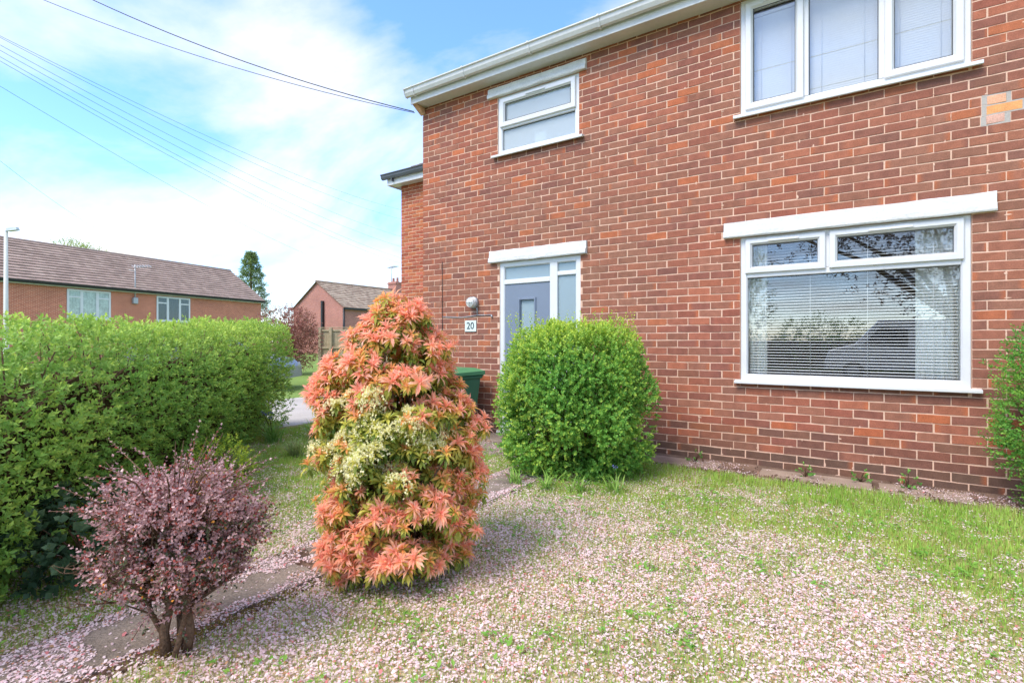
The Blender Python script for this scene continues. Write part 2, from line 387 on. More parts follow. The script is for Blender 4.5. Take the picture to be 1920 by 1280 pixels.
# ------------------------------------------------------------------ THE GROUND
def sheet(name, pts, z, mat, kind='structure'):
    me = bpy.data.meshes.new(name); me.from_pydata([(p[0], p[1], z) for p in pts], [], [tuple(range(len(pts)))]); me.update()
    o = link(name, me, mat); o['kind'] = kind; return o
M['verge'] = plain('verge_grass', lin(118, 140, 74), 0.95, 0.05, (0.6, 0.2), (30, 0.3), 0.6, 60)
M['lawn_base'] = plain('lawn_thatch', lin(146, 146, 84), 0.98, 0.05, (3, 0.25), (70, 0.35), 0.8, 90)
M['asphalt'] = plain('asphalt', (0.06, 0.06, 0.062), 0.9, 0.2, (1, 0.1), (80, 0.2), 0.4, 120)
M['drive'] = plain('driveway_concrete', lin(178, 172, 164), 0.9, 0.15, (1.2, 0.12), (40, 0.12), 0.4, 60)
sheet('ground', [(-600, -600), (600, -600), (600, 600), (-600, 600)], -0.03, M['verge'])
sheet('driveway', [(-5.2, -9.0), (-1.75, -9.0), (-1.75, 6.0), (-5.2, 6.0)], -0.022, M['drive'])
sheet('road', [(-60, -21.0), (60, -21.0), (60, -14.2), (-60, -14.2)], -0.024, M['asphalt'])
sheet('pavement', [(-60, -14.1), (60, -14.1), (60, -12.3), (-60, -12.3)], -0.018, M['drive'])

# lawn: a gently uneven sheet
def lawn_z(x, y): return 0.018 * (noise3(np.stack([x * .9, y * .9, x * 0], 1), 3) - .5) * np.clip((-.55 - y) / .6, 0, 1)
gx = np.linspace(-1.6, 9.5, 75); gy = np.linspace(-8.4, -0.42, 55); GX, GY = np.meshgrid(gx, gy)
V = np.stack([GX.ravel(), GY.ravel(), lawn_z(GX.ravel(), GY.ravel())], 1)
T = np.array([(j * 75 + i, j * 75 + i + 1, (j + 1) * 75 + i + 1, (j + 1) * 75 + i) for j in range(54) for i in range(74)])
lawn_grid = (V, T)
# bare strip along the wall
SB = MB()
nx = 60; rows = [(-.54, -.004), (-.44, .012), (-.25, .006), (-.08, .012), (.03, .016)]
vs = []; fs = []
for i in range(nx):
    x = -0.1 + i * 9.6 / (nx - 1)
    for (y, z) in rows:
        vs.append((x, y + (random.uniform(-.035, .035) if y < -.4 else 0), z + random.uniform(-.006, .006)))
for i in range(nx - 1):
    for j in range(4): fs.append((i * 5 + j, (i + 1) * 5 + j, (i + 1) * 5 + j + 1, i * 5 + j + 1))
SB.add(vs, fs, True)
bed = SB.build('soil_strip', M['soil']); bed['kind'] = 'structure'
KERB = MB()
for x0, x1 in ((3.55, 4.25), (4.62, 5.5), (5.55, 6.15)):      # broken concrete edging along the wall
    KERB.bevbox(x0, x1, -.40 + random.uniform(-.02, .02), -.10, .0, .017, .003)
ks = KERB.build('concrete_strip', plain('strip_concrete', lin(158, 138, 122), .95, .1, (6, .18), (110, .2), .8, 120)); ks['kind'] = 'structure'

# ------------------------------------------------------------------ THE HOUSE
house = empty('brick_house', (0, 0, 0), 0, 'two storey red brick house with white windows, blue grey door and number 20', 'house')
OPEN = [(1.40, 2.60, 0.06, 2.32), (1.37, 2.58, 3.76, 4.545), (4.404, 6.184, 0.865, 2.32), (4.404, 6.184, 3.56, 4.735)]
LINT = [(1.245, 2.69, 2.32, 2.48), (1.226, 2.684, 4.545, 4.68), (4.25, 6.335, 2.32, 2.48)]
WALL_R = 8.6; EAVE = 4.74
PITCH = 0.08; BL = 0.2286; J = 0.0098
def wall_core(x0, x1, z0, z1, y0, y1, holes):
    xs = sorted({x0, x1, *[h[0] for h in holes], *[h[1] for h in holes]}); zs = sorted({z0, z1, *[h[2] for h in holes], *[h[3] for h in holes]})
    b = MB()
    for i in range(len(xs) - 1):
        for j in range(len(zs) - 1):
            cx = (xs[i] + xs[i + 1]) / 2; cz = (zs[j] + zs[j + 1]) / 2
            if any(h[0] < cx < h[1] and h[2] < cz < h[3] for h in holes): continue
            b.add([(xs[i], y0, zs[j]), (xs[i + 1], y0, zs[j]), (xs[i + 1], y0, zs[j + 1]), (xs[i], y0, zs[j + 1])], [(0, 1, 2, 3)])
            b.add([(xs[i], y1, zs[j]), (xs[i + 1], y1, zs[j]), (xs[i + 1], y1, zs[j + 1]), (xs[i], y1, zs[j + 1])], [(3, 2, 1, 0)])
    for h in holes:                                           # reveals
        for (a, c) in (((h[0], h[2]), (h[1], h[2])), ((h[1], h[2]), (h[1], h[3])), ((h[1], h[3]), (h[0], h[3])), ((h[0], h[3]), (h[0], h[2]))):
            b.add([(a[0], y0, a[1]), (c[0], y0, c[1]), (c[0], y1, c[1]), (a[0], y1, a[1])], [(0, 1, 2, 3)])
    return b
wall = wall_core(0.006, WALL_R, -.2, EAVE + .2, 0.0035, 0.27, OPEN).build('wall', M['mortar'], house)

def sub_rect(r, h):
    x0, x1, z0, z1 = r; a, b, c, d = h
    if x1 <= a or x0 >= b or z1 <= c or z0 >= d: return [r]
    o = []
    if x0 < a: o.append((x0, a - .004, z0, z1))
    if x1 > b: o.append((b + .004, x1, z0, z1))
    xa, xb = max(x0, a), min(x1, b)
    if z0 < c: o.append((xa, xb, z0, c - .002))
    if z1 > d: o.append((xa, xb, d + .002, z1))
    return o
PAL = [lin(152, 92, 72), lin(145, 86, 69), lin(140, 91, 73), lin(159, 96, 73), lin(136, 85, 71), lin(147, 97, 78)]
ORANGE = lin(190, 104, 60); PURPLE = lin(114, 76, 68); BROWN = lin(130, 99, 80); DAMP = lin(88, 74, 63)
def brick_colours(x, z, r):
    n = float(noise3(np.array([[x * .7, z * .8, 1.3]]), 5)[0]); n2 = float(noise3(np.array([[x * .45, z * .55, 4.2]]), 9)[0])
    c = PAL[r.randrange(len(PAL))] * (0.92 + .16 * r.random())
    brown = np.clip((n2 - .22) * 1.8, 0, 1) * np.clip(1.2 - abs(z - 2.2) / 1.6, 0, 1) * (0.25 + .75 * min(1, x / 4))
    c = c * (1 - .75 * brown) + BROWN * (.9 + .2 * r.random()) * .75 * brown
    u = r.random()
    pr = .05 + .10 * max(0, (z - 2.8) / 2) + .06 * (x < 1.2)
    if u < pr * .8: c = c * .5 + ORANGE * .5
    elif u < pr + .05: c = c * .5 + PURPLE * .5
    if z < .17: c = c * .2 + DAMP * .8 * (.9 + .2 * r.random())
    elif z < .42 and r.random() < .8: c = c * .6 + DAMP * .4
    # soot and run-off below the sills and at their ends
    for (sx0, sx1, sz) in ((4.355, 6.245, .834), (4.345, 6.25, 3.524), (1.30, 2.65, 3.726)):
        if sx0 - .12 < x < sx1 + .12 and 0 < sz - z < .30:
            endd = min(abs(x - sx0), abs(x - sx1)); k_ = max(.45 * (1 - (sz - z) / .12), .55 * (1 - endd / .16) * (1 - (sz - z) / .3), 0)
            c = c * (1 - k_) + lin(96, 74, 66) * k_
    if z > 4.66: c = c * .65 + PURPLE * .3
    cl = cr = c
    if r.random() < .36:
        e = ORANGE if r.random() < .6 else PURPLE
        if r.random() < .5: cl = c * .5 + e * .5
        else: cr = c * .5 + e * .5
    return cl, c, c, cr
def brick_geo(rect, cols, y, r, depth=.03, bev=.0024):
    """19-quad weathered brick: front grid, chamfer ring, sides"""
    x0, x1, z0, z1 = rect
    xs = [x0, x0 + (x1 - x0) * .22, x0 + (x1 - x0) * .78, x1]
    j = lambda s: r.uniform(-s, s)
    tz0 = z0 + j(.0015); tz1 = z1 + j(.0015); sk = j(.0016); tilt = j(.0014); y = y + j(.0014)
    F = []; O = []; B = []; C = []
    for row, zz in ((0, tz0), (1, tz1)):
        s = 1 if row == 0 else -1
        for i, xx in enumerate(xs):
            ex = (1 if i == 0 else -1 if i == 3 else 0)
            zj = zz + sk * (i - 1.5) + j(.0018)
            F.append((xx + ex * bev + j(.0016), y + tilt * (i - 1.5), zj + s * bev))
            O.append((xx + j(.0006), y + bev, zj)); B.append((xx, y + depth, zj)); C.append(cols[i])
    V = F + O + B
    ring = [0, 1, 2, 3, 7, 6, 5, 4]
    Fc = [(0, 1, 5, 4), (1, 2, 6, 5), (2, 3, 7, 6)]
    for a in range(8):
        p, q = ring[a], ring[(a + 1) % 8]
        Fc.append((p, 8 + p, 8 + q, q)); Fc.append((8 + p, 16 + p, 16 + q, 8 + q))
    return V, Fc, C * 3
rb = random.Random(11)
PATCH = {}                                                     # the repaired bricks right of the upper window
bricks = []
nrow = int(math.ceil((EAVE + .08) / PITCH))
for i in range(-1, nrow):
    z0 = i * PITCH; z1 = z0 + PITCH - J
    x = 0.0; first = True
    while x < WALL_R:
        L = (BL / 2 if (i % 2 and first) else BL) * 1.0
        first = False
        jit = rb.uniform(-.006, .006)
        rs = [(x if x == 0 else x + jit * .5, min(x + L - J + jit * .5, WALL_R), z0, z1)]
        x += L
        for h in OPEN + LINT:
            rs = [q for r_ in rs for q in sub_rect(r_, h)]
        for q in rs:
            if q[1] - q[0] > .03 and q[3] - q[2] > .02: bricks.append(q)
def px_x(x):                                                   # how far right in the photograph a wall point lies
    d = np.array([x, 0]) - CAM[:2]; return 960 + 960 * (d @ RV) / (d @ FV)
def in_bush(x, z): return (x < 3.95 and z < 1.45) or x > 6.42
order = sorted(range(len(bricks)), key=lambda k: -((bricks[k][1] - bricks[k][0]) / BL * (1 if bricks[k][1] < 6.5 else 0) * (bricks[k][0] + 6)
               * (0 if in_bush((bricks[k][0] + bricks[k][1]) / 2, bricks[k][2]) else 1) * (1 if bricks[k][2] > -.02 and bricks[k][2] < 4.45 else 0)))
single = set(order[:300])
repaired = [(6.28, 6.395, 3.20, 3.2695, lin(212, 160, 128)), (6.275, 6.49, 3.12, 3.1895, lin(216, 152, 98)), (6.275, 6.385, 3.04, 3.1095, lin(200, 158, 140))]
PMR = [(6.245, 6.425, 3.196, 3.276), (6.245, 6.52, 3.114, 3.196), (6.24, 6.42, 3.034, 3.114)]
bricks = [p for k, q in enumerate(bricks) for p in [(k, q)]]
pieces = []
for k, q in bricks:
    rs = [q]
    for h in PMR: rs = [p for r_ in rs for p in sub_rect(r_, h)]
    pieces += [(k, p) for p in rs if p[1] - p[0] > .015 and p[3] - p[2] > .02]
bricks = [q for k, q in bricks]
JV = []; JF = []; JC = []; off = 0
for k, q in pieces:
    cx = (q[0] + q[1]) / 2; cz = (q[2] + q[3]) / 2
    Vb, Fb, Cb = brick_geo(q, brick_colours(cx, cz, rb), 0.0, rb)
    if k in single:
        link('brick', np_mesh('brick', Vb, Fb, np.array(Cb)), M['brick'], wall)
    else:
        JV += Vb; JF += [tuple(a + off for a in f) for f in Fb]; JC += Cb; off += len(Vb)
o = link('brickwork', np_mesh('brickwork', JV, JF, np.array(JC)), M['brick'], wall); o['kind'] = 'stuff'
for a, b, c, d, colr in repaired:
    Vb, Fb, Cb = brick_geo((a, b, c, d), [colr] * 4, .0, rb)
    link('brick', np_mesh('brick', Vb, Fb, np.array(Cb)), M['brick'], wall)['label'] = 'pale replacement brick'
sm_ = MB()                                                     # squeezed-out mortar left on the faces
for k in range(420):
    q = bricks[rb.randrange(len(bricks))]; cx = q[1] + J / 2 + rb.gauss(0, .004); cz = rb.uniform(q[2], q[3]) if rb.random() < .6 else q[2] - J / 2
    if cz == q[2] - J / 2: cx = rb.uniform(q[0], q[1])
    if any(h[0] - .05 < cx < h[1] + .05 and h[2] - .05 < cz < h[3] + .05 for h in OPEN + LINT) or cz > 4.65: continue
    w_, h_ = (rb.uniform(.006, .012), rb.uniform(.008, .028)) if rb.random() < .6 else (rb.uniform(.012, .04), rb.uniform(.005, .009))
    m_ = 9; ring_ = [(cx + w_ * math.cos(a * 2 * math.pi / m_) * rb.uniform(.6, 1.15), .0012, cz + h_ * math.sin(a * 2 * math.pi / m_) * rb.uniform(.6, 1.15)) for a in range(m_)]
    sm_.add(ring_ + [(cx, -.0022, cz)], [(a, (a + 1) % m_, m_) for a in range(m_)], True)
sm_.build('mortar_smears', M['mortar'], wall)['kind'] = 'stuff'
pm = MB(); pm.bevbox(6.245, 6.52, .002, .02, 3.108, 3.202, .002); pm.bevbox(6.24, 6.42, .0015, .02, 3.025, 3.108, .002); pm.bevbox(6.245, 6.425, .0025, .02, 3.202, 3.285, .002)
pm.build('repair_mortar', M['grey_mortar'], wall)

# shell: side, back, floors, so that rooms behind the glass are dark
sh = MB()
sh.box(0.006, .26, .275, 7.5, -.2, EAVE + .2); sh.box(WALL_R - .25, WALL_R - .002, .275, 7.5, -.2, EAVE + .2); sh.box(.262, WALL_R - .255, 7.3, 7.5, -.2, EAVE + .2)
sh.build('outer_wall', far_brick('side_brick', lin(150, 84, 66), lin(128, 84, 68), lin(215, 185, 165)), house)
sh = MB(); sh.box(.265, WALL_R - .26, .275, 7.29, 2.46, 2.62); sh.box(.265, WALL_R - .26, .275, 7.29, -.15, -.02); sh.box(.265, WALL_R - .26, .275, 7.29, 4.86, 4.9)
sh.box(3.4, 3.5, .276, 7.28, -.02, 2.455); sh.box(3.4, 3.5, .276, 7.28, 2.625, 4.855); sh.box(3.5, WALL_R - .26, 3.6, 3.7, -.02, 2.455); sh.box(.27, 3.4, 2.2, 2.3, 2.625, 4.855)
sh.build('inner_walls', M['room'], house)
# eaves
so = MB(); so.box(-.03, WALL_R, -.2, -.10, EAVE, EAVE + .012); so.box(-.03, WALL_R, -.097, .02, EAVE + .002, EAVE + .014)
soffit = so.build('soffit', M['fascia'], house)
fa = MB(); fa.bevbox(-.035, WALL_R, -.222, -.202, EAVE - .012, EAVE + .17, .003)
fascia = fa.build('fascia', M['fascia'], house)
fe = MB(); fe.add([(-.033, -.20, EAVE), (-.033, .3, EAVE), (-.033, .3, EAVE + .36), (-.033, -.2, EAVE + .15), (-.012, -.20, EAVE), (-.012, .3, EAVE), (-.012, .3, EAVE + .36), (-.012, -.2, EAVE + .15)],
                  [(0, 1, 2, 3), (7, 6, 5, 4), (0, 4, 5, 1), (2, 6, 7, 3), (1, 5, 6, 2), (3, 7, 4, 0)])
fe.build('box_end', M['fascia'], house)
cb = MB(); cb.prism_x([(-.19, EAVE - .002), (-.01, EAVE - .002), (.0, EAVE - .10), (-.02, EAVE - .10)], -.028, .05)
cb.build('corbel', plain('weathered_corbel', lin(196, 160, 132), .9, .1, (14, .25), (60, .25), .6, 60), house)
gp = [(-.225, EAVE + .165), (-.232, EAVE + .105), (-.255, EAVE + .07), (-.295, EAVE + .075), (-.318, EAVE + .115), (-.325, EAVE + .155), (-.345, EAVE + .165), (-.345, EAVE + .178), (-.315, EAVE + .178),
      (-.308, EAVE + .12), (-.288, EAVE + .088), (-.258, EAVE + .084), (-.242, EAVE + .115), (-.236, EAVE + .165)]
g = MB(); g.prism_x(gp, -.06, WALL_R)
gutter = g.build('gutter', M['fascia'], house)
br = MB(); br.prism_x([(-.222, EAVE + .182), (-.222, EAVE + .09), (-.252, EAVE + .058), (-.299, EAVE + .064), (-.324, EAVE + .11), (-.331, EAVE + .152), (-.351, EAVE + .163), (-.351, EAVE + .184)], -.012, .012)
bme = br.mesh('bracket')
for xb in (.10, 1.02, 2.05, 2.98, 4.0, 5.0, 6.0, 7.0, 8.0):
    b = link('bracket', bme, M['fascia'], gutter); b.location = (xb, 0, 0)
gc = MB(); gc.prism_x([(-.226, EAVE + .176), (-.230, EAVE + .10), (-.255, EAVE + .065), (-.296, EAVE + .07), (-.322, EAVE + .112), (-.35, EAVE + .176)], -.068, -.056)
gc.build('stop_end', M['fascia'], gutter)
rf = MB(); a = math.tan(rad(28))
rf.add([(-.06, -.24, EAVE + .19), (WALL_R, -.24, EAVE + .19), (WALL_R, 3.8, EAVE + .19 + 4.04 * a), (-.06, 3.8, EAVE + .19 + 4.04 * a), (-.06, 7.8, EAVE + .19), (WALL_R, 7.8, EAVE + .19)],
       [(0, 1, 2, 3), (3, 2, 5, 4), (0, 3, 4), (1, 5, 2), (0, 4, 5, 1)])
rf.build('roof', M['roof_red'], house)

# lintels (painted concrete with a drip lip)
def lintel(x0, x1, z0, z1, parent, lip=.055):
    b = MB(); n = 14; vs = []; fs = []
    prof = [(.0, 0), (-.045, 0), (-.052, .012), (-.05, lip), (-.030, lip + .012), (-.026, z1 - z0 - .006), (-.018, z1 - z0), (.0, z1 - z0)]
    m = len(prof)
    for i in range(n + 1):
        x = x0 + (x1 - x0) * i / n
        for (y, z) in prof:
            w = 1 if 0 < i < n else 0
            vs.append((x + random.uniform(-.002, .002), y + random.uniform(-.002, .002), z0 + z + (random.uniform(-.003, .003) if y < -.005 else 0)))
    for i in range(n):
        for k in range(m): fs.append((i * m + k, i * m + (k + 1) % m, (i + 1) * m + (k + 1) % m, (i + 1) * m + k))
    fs.append(tuple(range(m))[::-1]); fs.append(tuple(n * m + k for k in range(m)))
    b.add(vs, fs)
    return b.build('lintel', M['painted'], parent)
FR = [(0, .015), (.05, .015), (.062, .03), (.062, .085), (0, .085)]          # outer frame section
def window(o, bars):
    b = MB(); b.ring(o[0] + .004, o[1] - .004, o[2] + .004, o[3] - .004, FR)
    for r in bars: b.bevbox(r[0], r[1], .0165, .083, r[2], r[3], .006)
    return b.build('window', M['upvc'], house)
def sash(x0, x1, z0, z1, parent, w=.062, out=-.002):
    b = MB(); b.ring(x0, x1, z0, z1, [(0, out), (.006, out - .008), (w - .02, out - .010), (w, out + .016), (w, .06), (0, .06)])
    return b.build('sash', M['upvc'], parent)
def pane(x0, x1, z0, z1, parent, y=.036, mat=None):
    return MB().box(x0, x1, y, y + .006, z0, z1).build('pane', mat or M['glass'], parent)
def gasket(x0, x1, z0, z1, parent, y=.03):
    b = MB(); b.ring(x0 - .003, x1 + .003, z0 - .003, z1 + .003, [(0, y - .002), (.007, y - .001), (.007, y + .005), (0, y + .005)])
    return b.build('gasket', M['black'], parent)
def sill(x0, x1, z, parent, h=.032, out=.062, mat='upvc'):
    b = MB(); b.prism_x([(-out, z - h + .004), (-out + .004, z - h), (-out + .02, z - h), (-out + .02, z - h * .55), (.02, z - h * .55), (.08, z), (-.002, z + .004), (-out + .006, z - .004), (-out, z - .009)], x0, x1)
    return b.build('sill', M[mat], parent)
def vent(x0, x1, z, parent, y=-.006):
    return MB().bevbox(x0, x1, y - .014, y, z - .009, z + .009, .004).build('trickle_vent', M['upvc'], parent)

# ground floor picture window
o = OPEN[2]; w1 = window(o, [(o[0] + .06, o[1] - .06, 1.905, 1.962), (5.135, 5.19, 1.962, 2.265)])
sash(4.45, 5.148, 1.948, 2.298, w1, .066); sash(5.177, 6.138, 1.948, 2.298, w1, .066)
pane(4.51, 5.09, 2.01, 2.24, w1); pane(5.24, 6.075, 2.01, 2.24, w1); pane(4.462, 6.126, .925, 1.908, w1, .05)
gasket(4.514, 5.084, 2.012, 2.232, w1, .014); gasket(5.241, 6.074, 2.012, 2.232, w1, .014); gasket(4.466, 6.122, .93, 1.903, w1, .046)
vent(4.66, 4.93, 2.262, w1, -.012); vent(5.48, 5.80, 2.262, w1, -.012)
sill(4.355, 6.245, .866, w1); lintel(*LINT[2], w1)
# first floor bedroom window
o = OPEN[3]; w2 = window(o, [(4.955, 5.01, 3.622, 4.674), (5.555, 5.61, 3.622, 4.674)])
sash(4.45, 4.968, 3.608, 4.69, w2, .072); sash(5.597, 6.138, 3.608, 4.69, w2, .072)
pane(4.515, 4.902, 3.675, 4.62, w2); pane(5.005, 5.56, 3.615, 4.68, w2, .05); pane(5.663, 6.07, 3.675, 4.62, w2)
gasket(4.522, 4.896, 3.68, 4.618, w2, .014); gasket(5.012, 5.553, 3.624, 4.672, w2, .046); gasket(5.669, 6.066, 3.68, 4.618, w2, .014)
vent(4.62, 4.82, 4.652, w2, -.012); sill(4.345, 6.25, 3.562, w2, .038)
# small window over the door
o = OPEN[1]; w3 = window(o, [(o[0] + .06, o[1] - .06, 4.105, 4.155)])
sash(1.41, 2.535, 4.132, 4.512, w3, .075)
pane(1.48, 2.465, 4.20, 4.44, w3, .036, M['obscure']); pane(1.43, 2.52, 3.81, 4.11, w3, .05, M['obscure'])
gasket(1.486, 2.459, 4.208, 4.436, w3, .014); gasket(1.434, 2.516, 3.825, 4.101, w3, .046)
vent(1.82, 2.11, 4.475, w3, -.012); sill(1.30, 2.65, 3.762, w3, .036); lintel(*LINT[1], w3, .05)
# front door and side light
o = OPEN[0]
dr = MB(); dr.ring(o[0] + .004, o[1] - .004, .064, o[3] - .004, [(0, .012), (.056, .012), (.07, .026), (.07, .09), (0, .09)])
dr.bevbox(2.165, 2.275, .014, .088, .12, 2.26, .006); dr.bevbox(1.46, 2.17, .0155, .086, 2.02, 2.085, .008); dr.bevbox(2.27, 2.54, .0155, .086, 2.085, 2.14, .008)
dr.bevbox(2.27, 2.54, .0156, .086, .85, .93, .008)
fd = dr.build('door_frame', M['upvc'], house)
pane(1.465, 2.17, 2.08, 2.255, fd, .04, M['frosted']); pane(2.27, 2.54, 2.135, 2.255, fd, .04, M['frosted']); pane(2.27, 2.54, .925, 2.09, fd, .04, M['frosted']); pane(2.27, 2.54, .12, .855, fd, .042, M['frosted'])
lintel(*LINT[0], fd, .06)
MB().bevbox(1.36, 2.64, -.03, .1, .03, .066, .006).build('threshold', M['painted'], fd)
dl = wall_core(1.472, 2.164, .13, 2.015, .03, .075, [(1.715, 1.925, 1.05, 1.80)]).build('front_door', M['door'], house)
t = MB(); t.ring(1.680, 1.960, 1.015, 1.835, [(0, .03), (.006, .014), (.026, .014), (.036, .034), (.036, .05), (0, .05)]); t.build('moulding', M['door'], dl)
t = MB()
for zz in (.22, .62): t.ring(1.58, 2.06, zz, zz + .33, [(0, .0295), (.01, .02), (.03, .02), (.04, .0295)])
t.build('panel_moulding', M['door'], dl)
pane(1.714, 1.926, 1.049, 1.801, dl, .05, M['frosted'])
t = MB(); t.bevbox(2.075, 2.115, .018, .031, .98, 1.22, .004); t.tube([(2.095, .018, 1.12), (2.095, -.022, 1.12), (1.98, -.024, 1.12)], .009, 8); t.build('handle', M['grey_metal'], dl)
# front step (paving in front of the door)
t = MB(); t.bevbox(1.15, 2.75, -.48, -.01, -.1, .028, .01)
doorstep = t.build('doorstep', M['concrete'], house)

# side extension, set back from the front
ext = MB(); EX0 = -3.02; EY = 2.5
ext.box(EX0, .0, EY + .006, 7.4, -.2, EAVE + .1)
extw = ext.build('extension_wall', plain('pale_mortar', lin(226, 196, 166), .95, .1, (3, .08), (60, .08), .3, 120), house)
JV = []; JF = []; JC = []; off = 0; re = random.Random(5)
EP = [lin(162, 92, 64), lin(172, 102, 68), lin(152, 82, 60), lin(168, 96, 74)]
for i in range(-1, 66):
    x = EX0 - (.1125 if i % 2 else 0)
    while x < .0:
        q = (max(x, EX0), min(x + .215, -.002), i * .075, i * .075 + .065); x += .225
        if q[1] - q[0] < .03 or q[3] > EAVE + .08: continue
        c = EP[re.randrange(4)] * (.85 + .3 * re.random())
        if i > 62: c = c * .5 + PURPLE * .5
        Vb, Fb, Cb = brick_geo(q, [c] * 4, EY, re, .03, .003)
        JV += Vb; JF += [tuple(a + off for a in f) for f in Fb]; JC += Cb; off += len(Vb)
link('extension_brickwork', np_mesh('extension_brickwork', JV, JF, np.array(JC)), M['brick'], extw)['kind'] = 'stuff'
t = MB(); t.bevbox(EX0 - .2, .0, EY - .23, EY - .21, EAVE - .04, EAVE + .17, .004); t.box(EX0 - .2, .0, EY - .209, EY + .0, EAVE - .02, EAVE - .008); t.box(EX0 - .2, EX0 - .18, EY - .209, EY + 4.5, EAVE - .04, EAVE + .17)
t.build('extension_fascia', M['fascia'], house)
t = MB(); t.prism_x([(y + EY - .008, z + .012) for y, z in gp], EX0 - .3, .0)
eg = t.build('extension_gutter', M['dark_gutter'], house)
t = MB(); t.bevbox(-.012, .012, EY - .30, EY - .231, EAVE + .02, EAVE + .095, .003); bm2 = t.mesh('bracket')
for xb in (-3.02, -1.9, -.8): link('bracket', bm2, M['dark_gutter'], eg).location = (xb, 0, 0)
# extension roof with tile edges
t = MB(); a2 = math.tan(rad(27))
def roof_tiles(b, x0, x1, y0, z0, slope, rows, gauge, tw, thick=.03, cols=None, r=random):
    """courses of overlapping tiles rising in +y"""
    for i in range(rows):
        ya = y0 + i * gauge * math.cos(slope); za = z0 + i * gauge * math.sin(slope)
        yb = ya + (gauge + .06) * math.cos(slope); zb = za + (gauge + .06) * math.sin(slope)
        n = int((x1 - x0) / tw)
        for k in range(n):
            xa = x0 + k * (x1 - x0) / n; xb = x0 + (k + 1) * (x1 - x0) / n - .006
            h = thick + r.uniform(-.004, .006); c = cols[r.randrange(len(cols))] * r.uniform(.95, 1.05)
            ny = -math.sin(slope) * h; nz = math.cos(slope) * h
            b.add([(xa, ya, za), (xb, ya, za), (xb, ya + ny, za + nz), (xa, ya + ny, za + nz), (xa, yb, zb), (xb, yb, zb), (xb, yb + ny * .1, zb + nz * .1), (xa, yb + ny * .1, zb + nz * .1)],
                  [(0, 1, 2, 3), (3, 2, 6, 7), (1, 5, 6, 2), (0, 3, 7, 4)], col=c)
TC = [lin(150, 128, 116), lin(160, 138, 124), lin(140, 118, 108)]
t = MB(); roof_tiles(t, EX0 - .24, .0, EY - .25, EAVE + .185, rad(27), 9, .3, .3, .03, TC, re)
t.add([(EX0 - .22, EY - .2, EAVE + .17), (0, EY - .2, EAVE + .17), (0, EY + 2.3, EAVE + .17 + 2.5 * a2), (EX0 - .22, EY + 2.3, EAVE + .17 + 2.5 * a2)], [(0, 1, 2, 3)], col=TC[0])
t.build('extension_roof_tiles', M['tile_brown'], house, True)['kind'] = 'stuff'

# ---- things fixed to or behind the wall
lp = empty('bulkhead_light', (.969, 0, 1.80), 0, 'round white caged bulkhead light on the wall left of the door', 'wall light')
t = MB(); t.lathe([(.0, 0.0), (.082, 0.0), (.082, -.035), (.074, -.045), (0, -.045)], n=24, axis='y'); t.build('base', M['grey_metal'], lp)
t = MB(); t.lathe([(.070, -.044), (.069, -.07), (.058, -.098), (.036, -.114), (.0, -.12)], n=24, axis='y'); t.build('lamp_glass', plain('opal_glass', (.74, .73, .68), .3, .5), lp)
t = MB()
for a in (0, math.pi / 2):
    t.tube([(math.cos(a) * r_, -y_, math.sin(a) * r_) for r_, y_ in ((-.078, .042), (-.07, .085), (-.04, .12), (0, .127), (.04, .12), (.07, .085), (.078, .042))], .0045, 6)
t.tube([(math.cos(k * math.pi / 8) * .062, -.1, math.sin(k * math.pi / 8) * .062) for k in range(17)], .0045, 6)
t.build('wire_cage', M['fascia'], lp)
pl = empty('house_number_plate', (.911, -.001, 1.475), 0, 'small pale square plate with the number 20 beside the door', 'house number')
MB().bevbox(-.10, .10, -.010, .0, -.078, .078, .003).build('plate', plain('pale_slate', lin(206, 216, 210), .4, .4), pl)
fc = bpy.data.curves.new('number', 'FONT'); fc.body = '20'; fc.size = .135; fc.align_x = 'CENTER'; fc.align_y = 'CENTER'; fc.extrude = .0012; fc.offset = .0008
fo = link('numerals', fc, None, pl); fc.materials.append(plain('dark_numeral', lin(58, 72, 78), .5, .3)); fme = bpy.data.meshes.new_from_object(fo.evaluated_get(bpy.context.evaluated_depsgraph_get())); bpy.data.objects.remove(fo); fo = link('numerals', fme, None, pl); fo.rotation_euler = (rad(90), 0, 0); fo.location = (0, -.0115, 0)
t = MB(); t.tube([(.40, -.008, 1.62), (.75, -.009, 1.60), (1.05, -.008, 1.625), (1.275, -.008, 1.622)], .006, 6); t.tube([(1.275, -.008, 1.622), (1.28, -.010, 1.585)], .011, 6)
t.tube([(1.0, -.012, 1.74), (1.03, -.012, 1.71), (1.03, -.01, 1.622)], .007, 6)
set_props(t.build('light_cable', M['grey_metal']), 'thin grey cable running along the bricks below the bulkhead light', 'cable')
t = MB(); t.tube([(.385, -.005, 2.42), (.389, -.005, 1.9), (.387, -.005, 1.2), (.39, -.005, .2)], .004, 6)
set_props(t.build('wall_cable', M['black']), 'dark cable dropping down the brick wall near the house corner', 'cable')

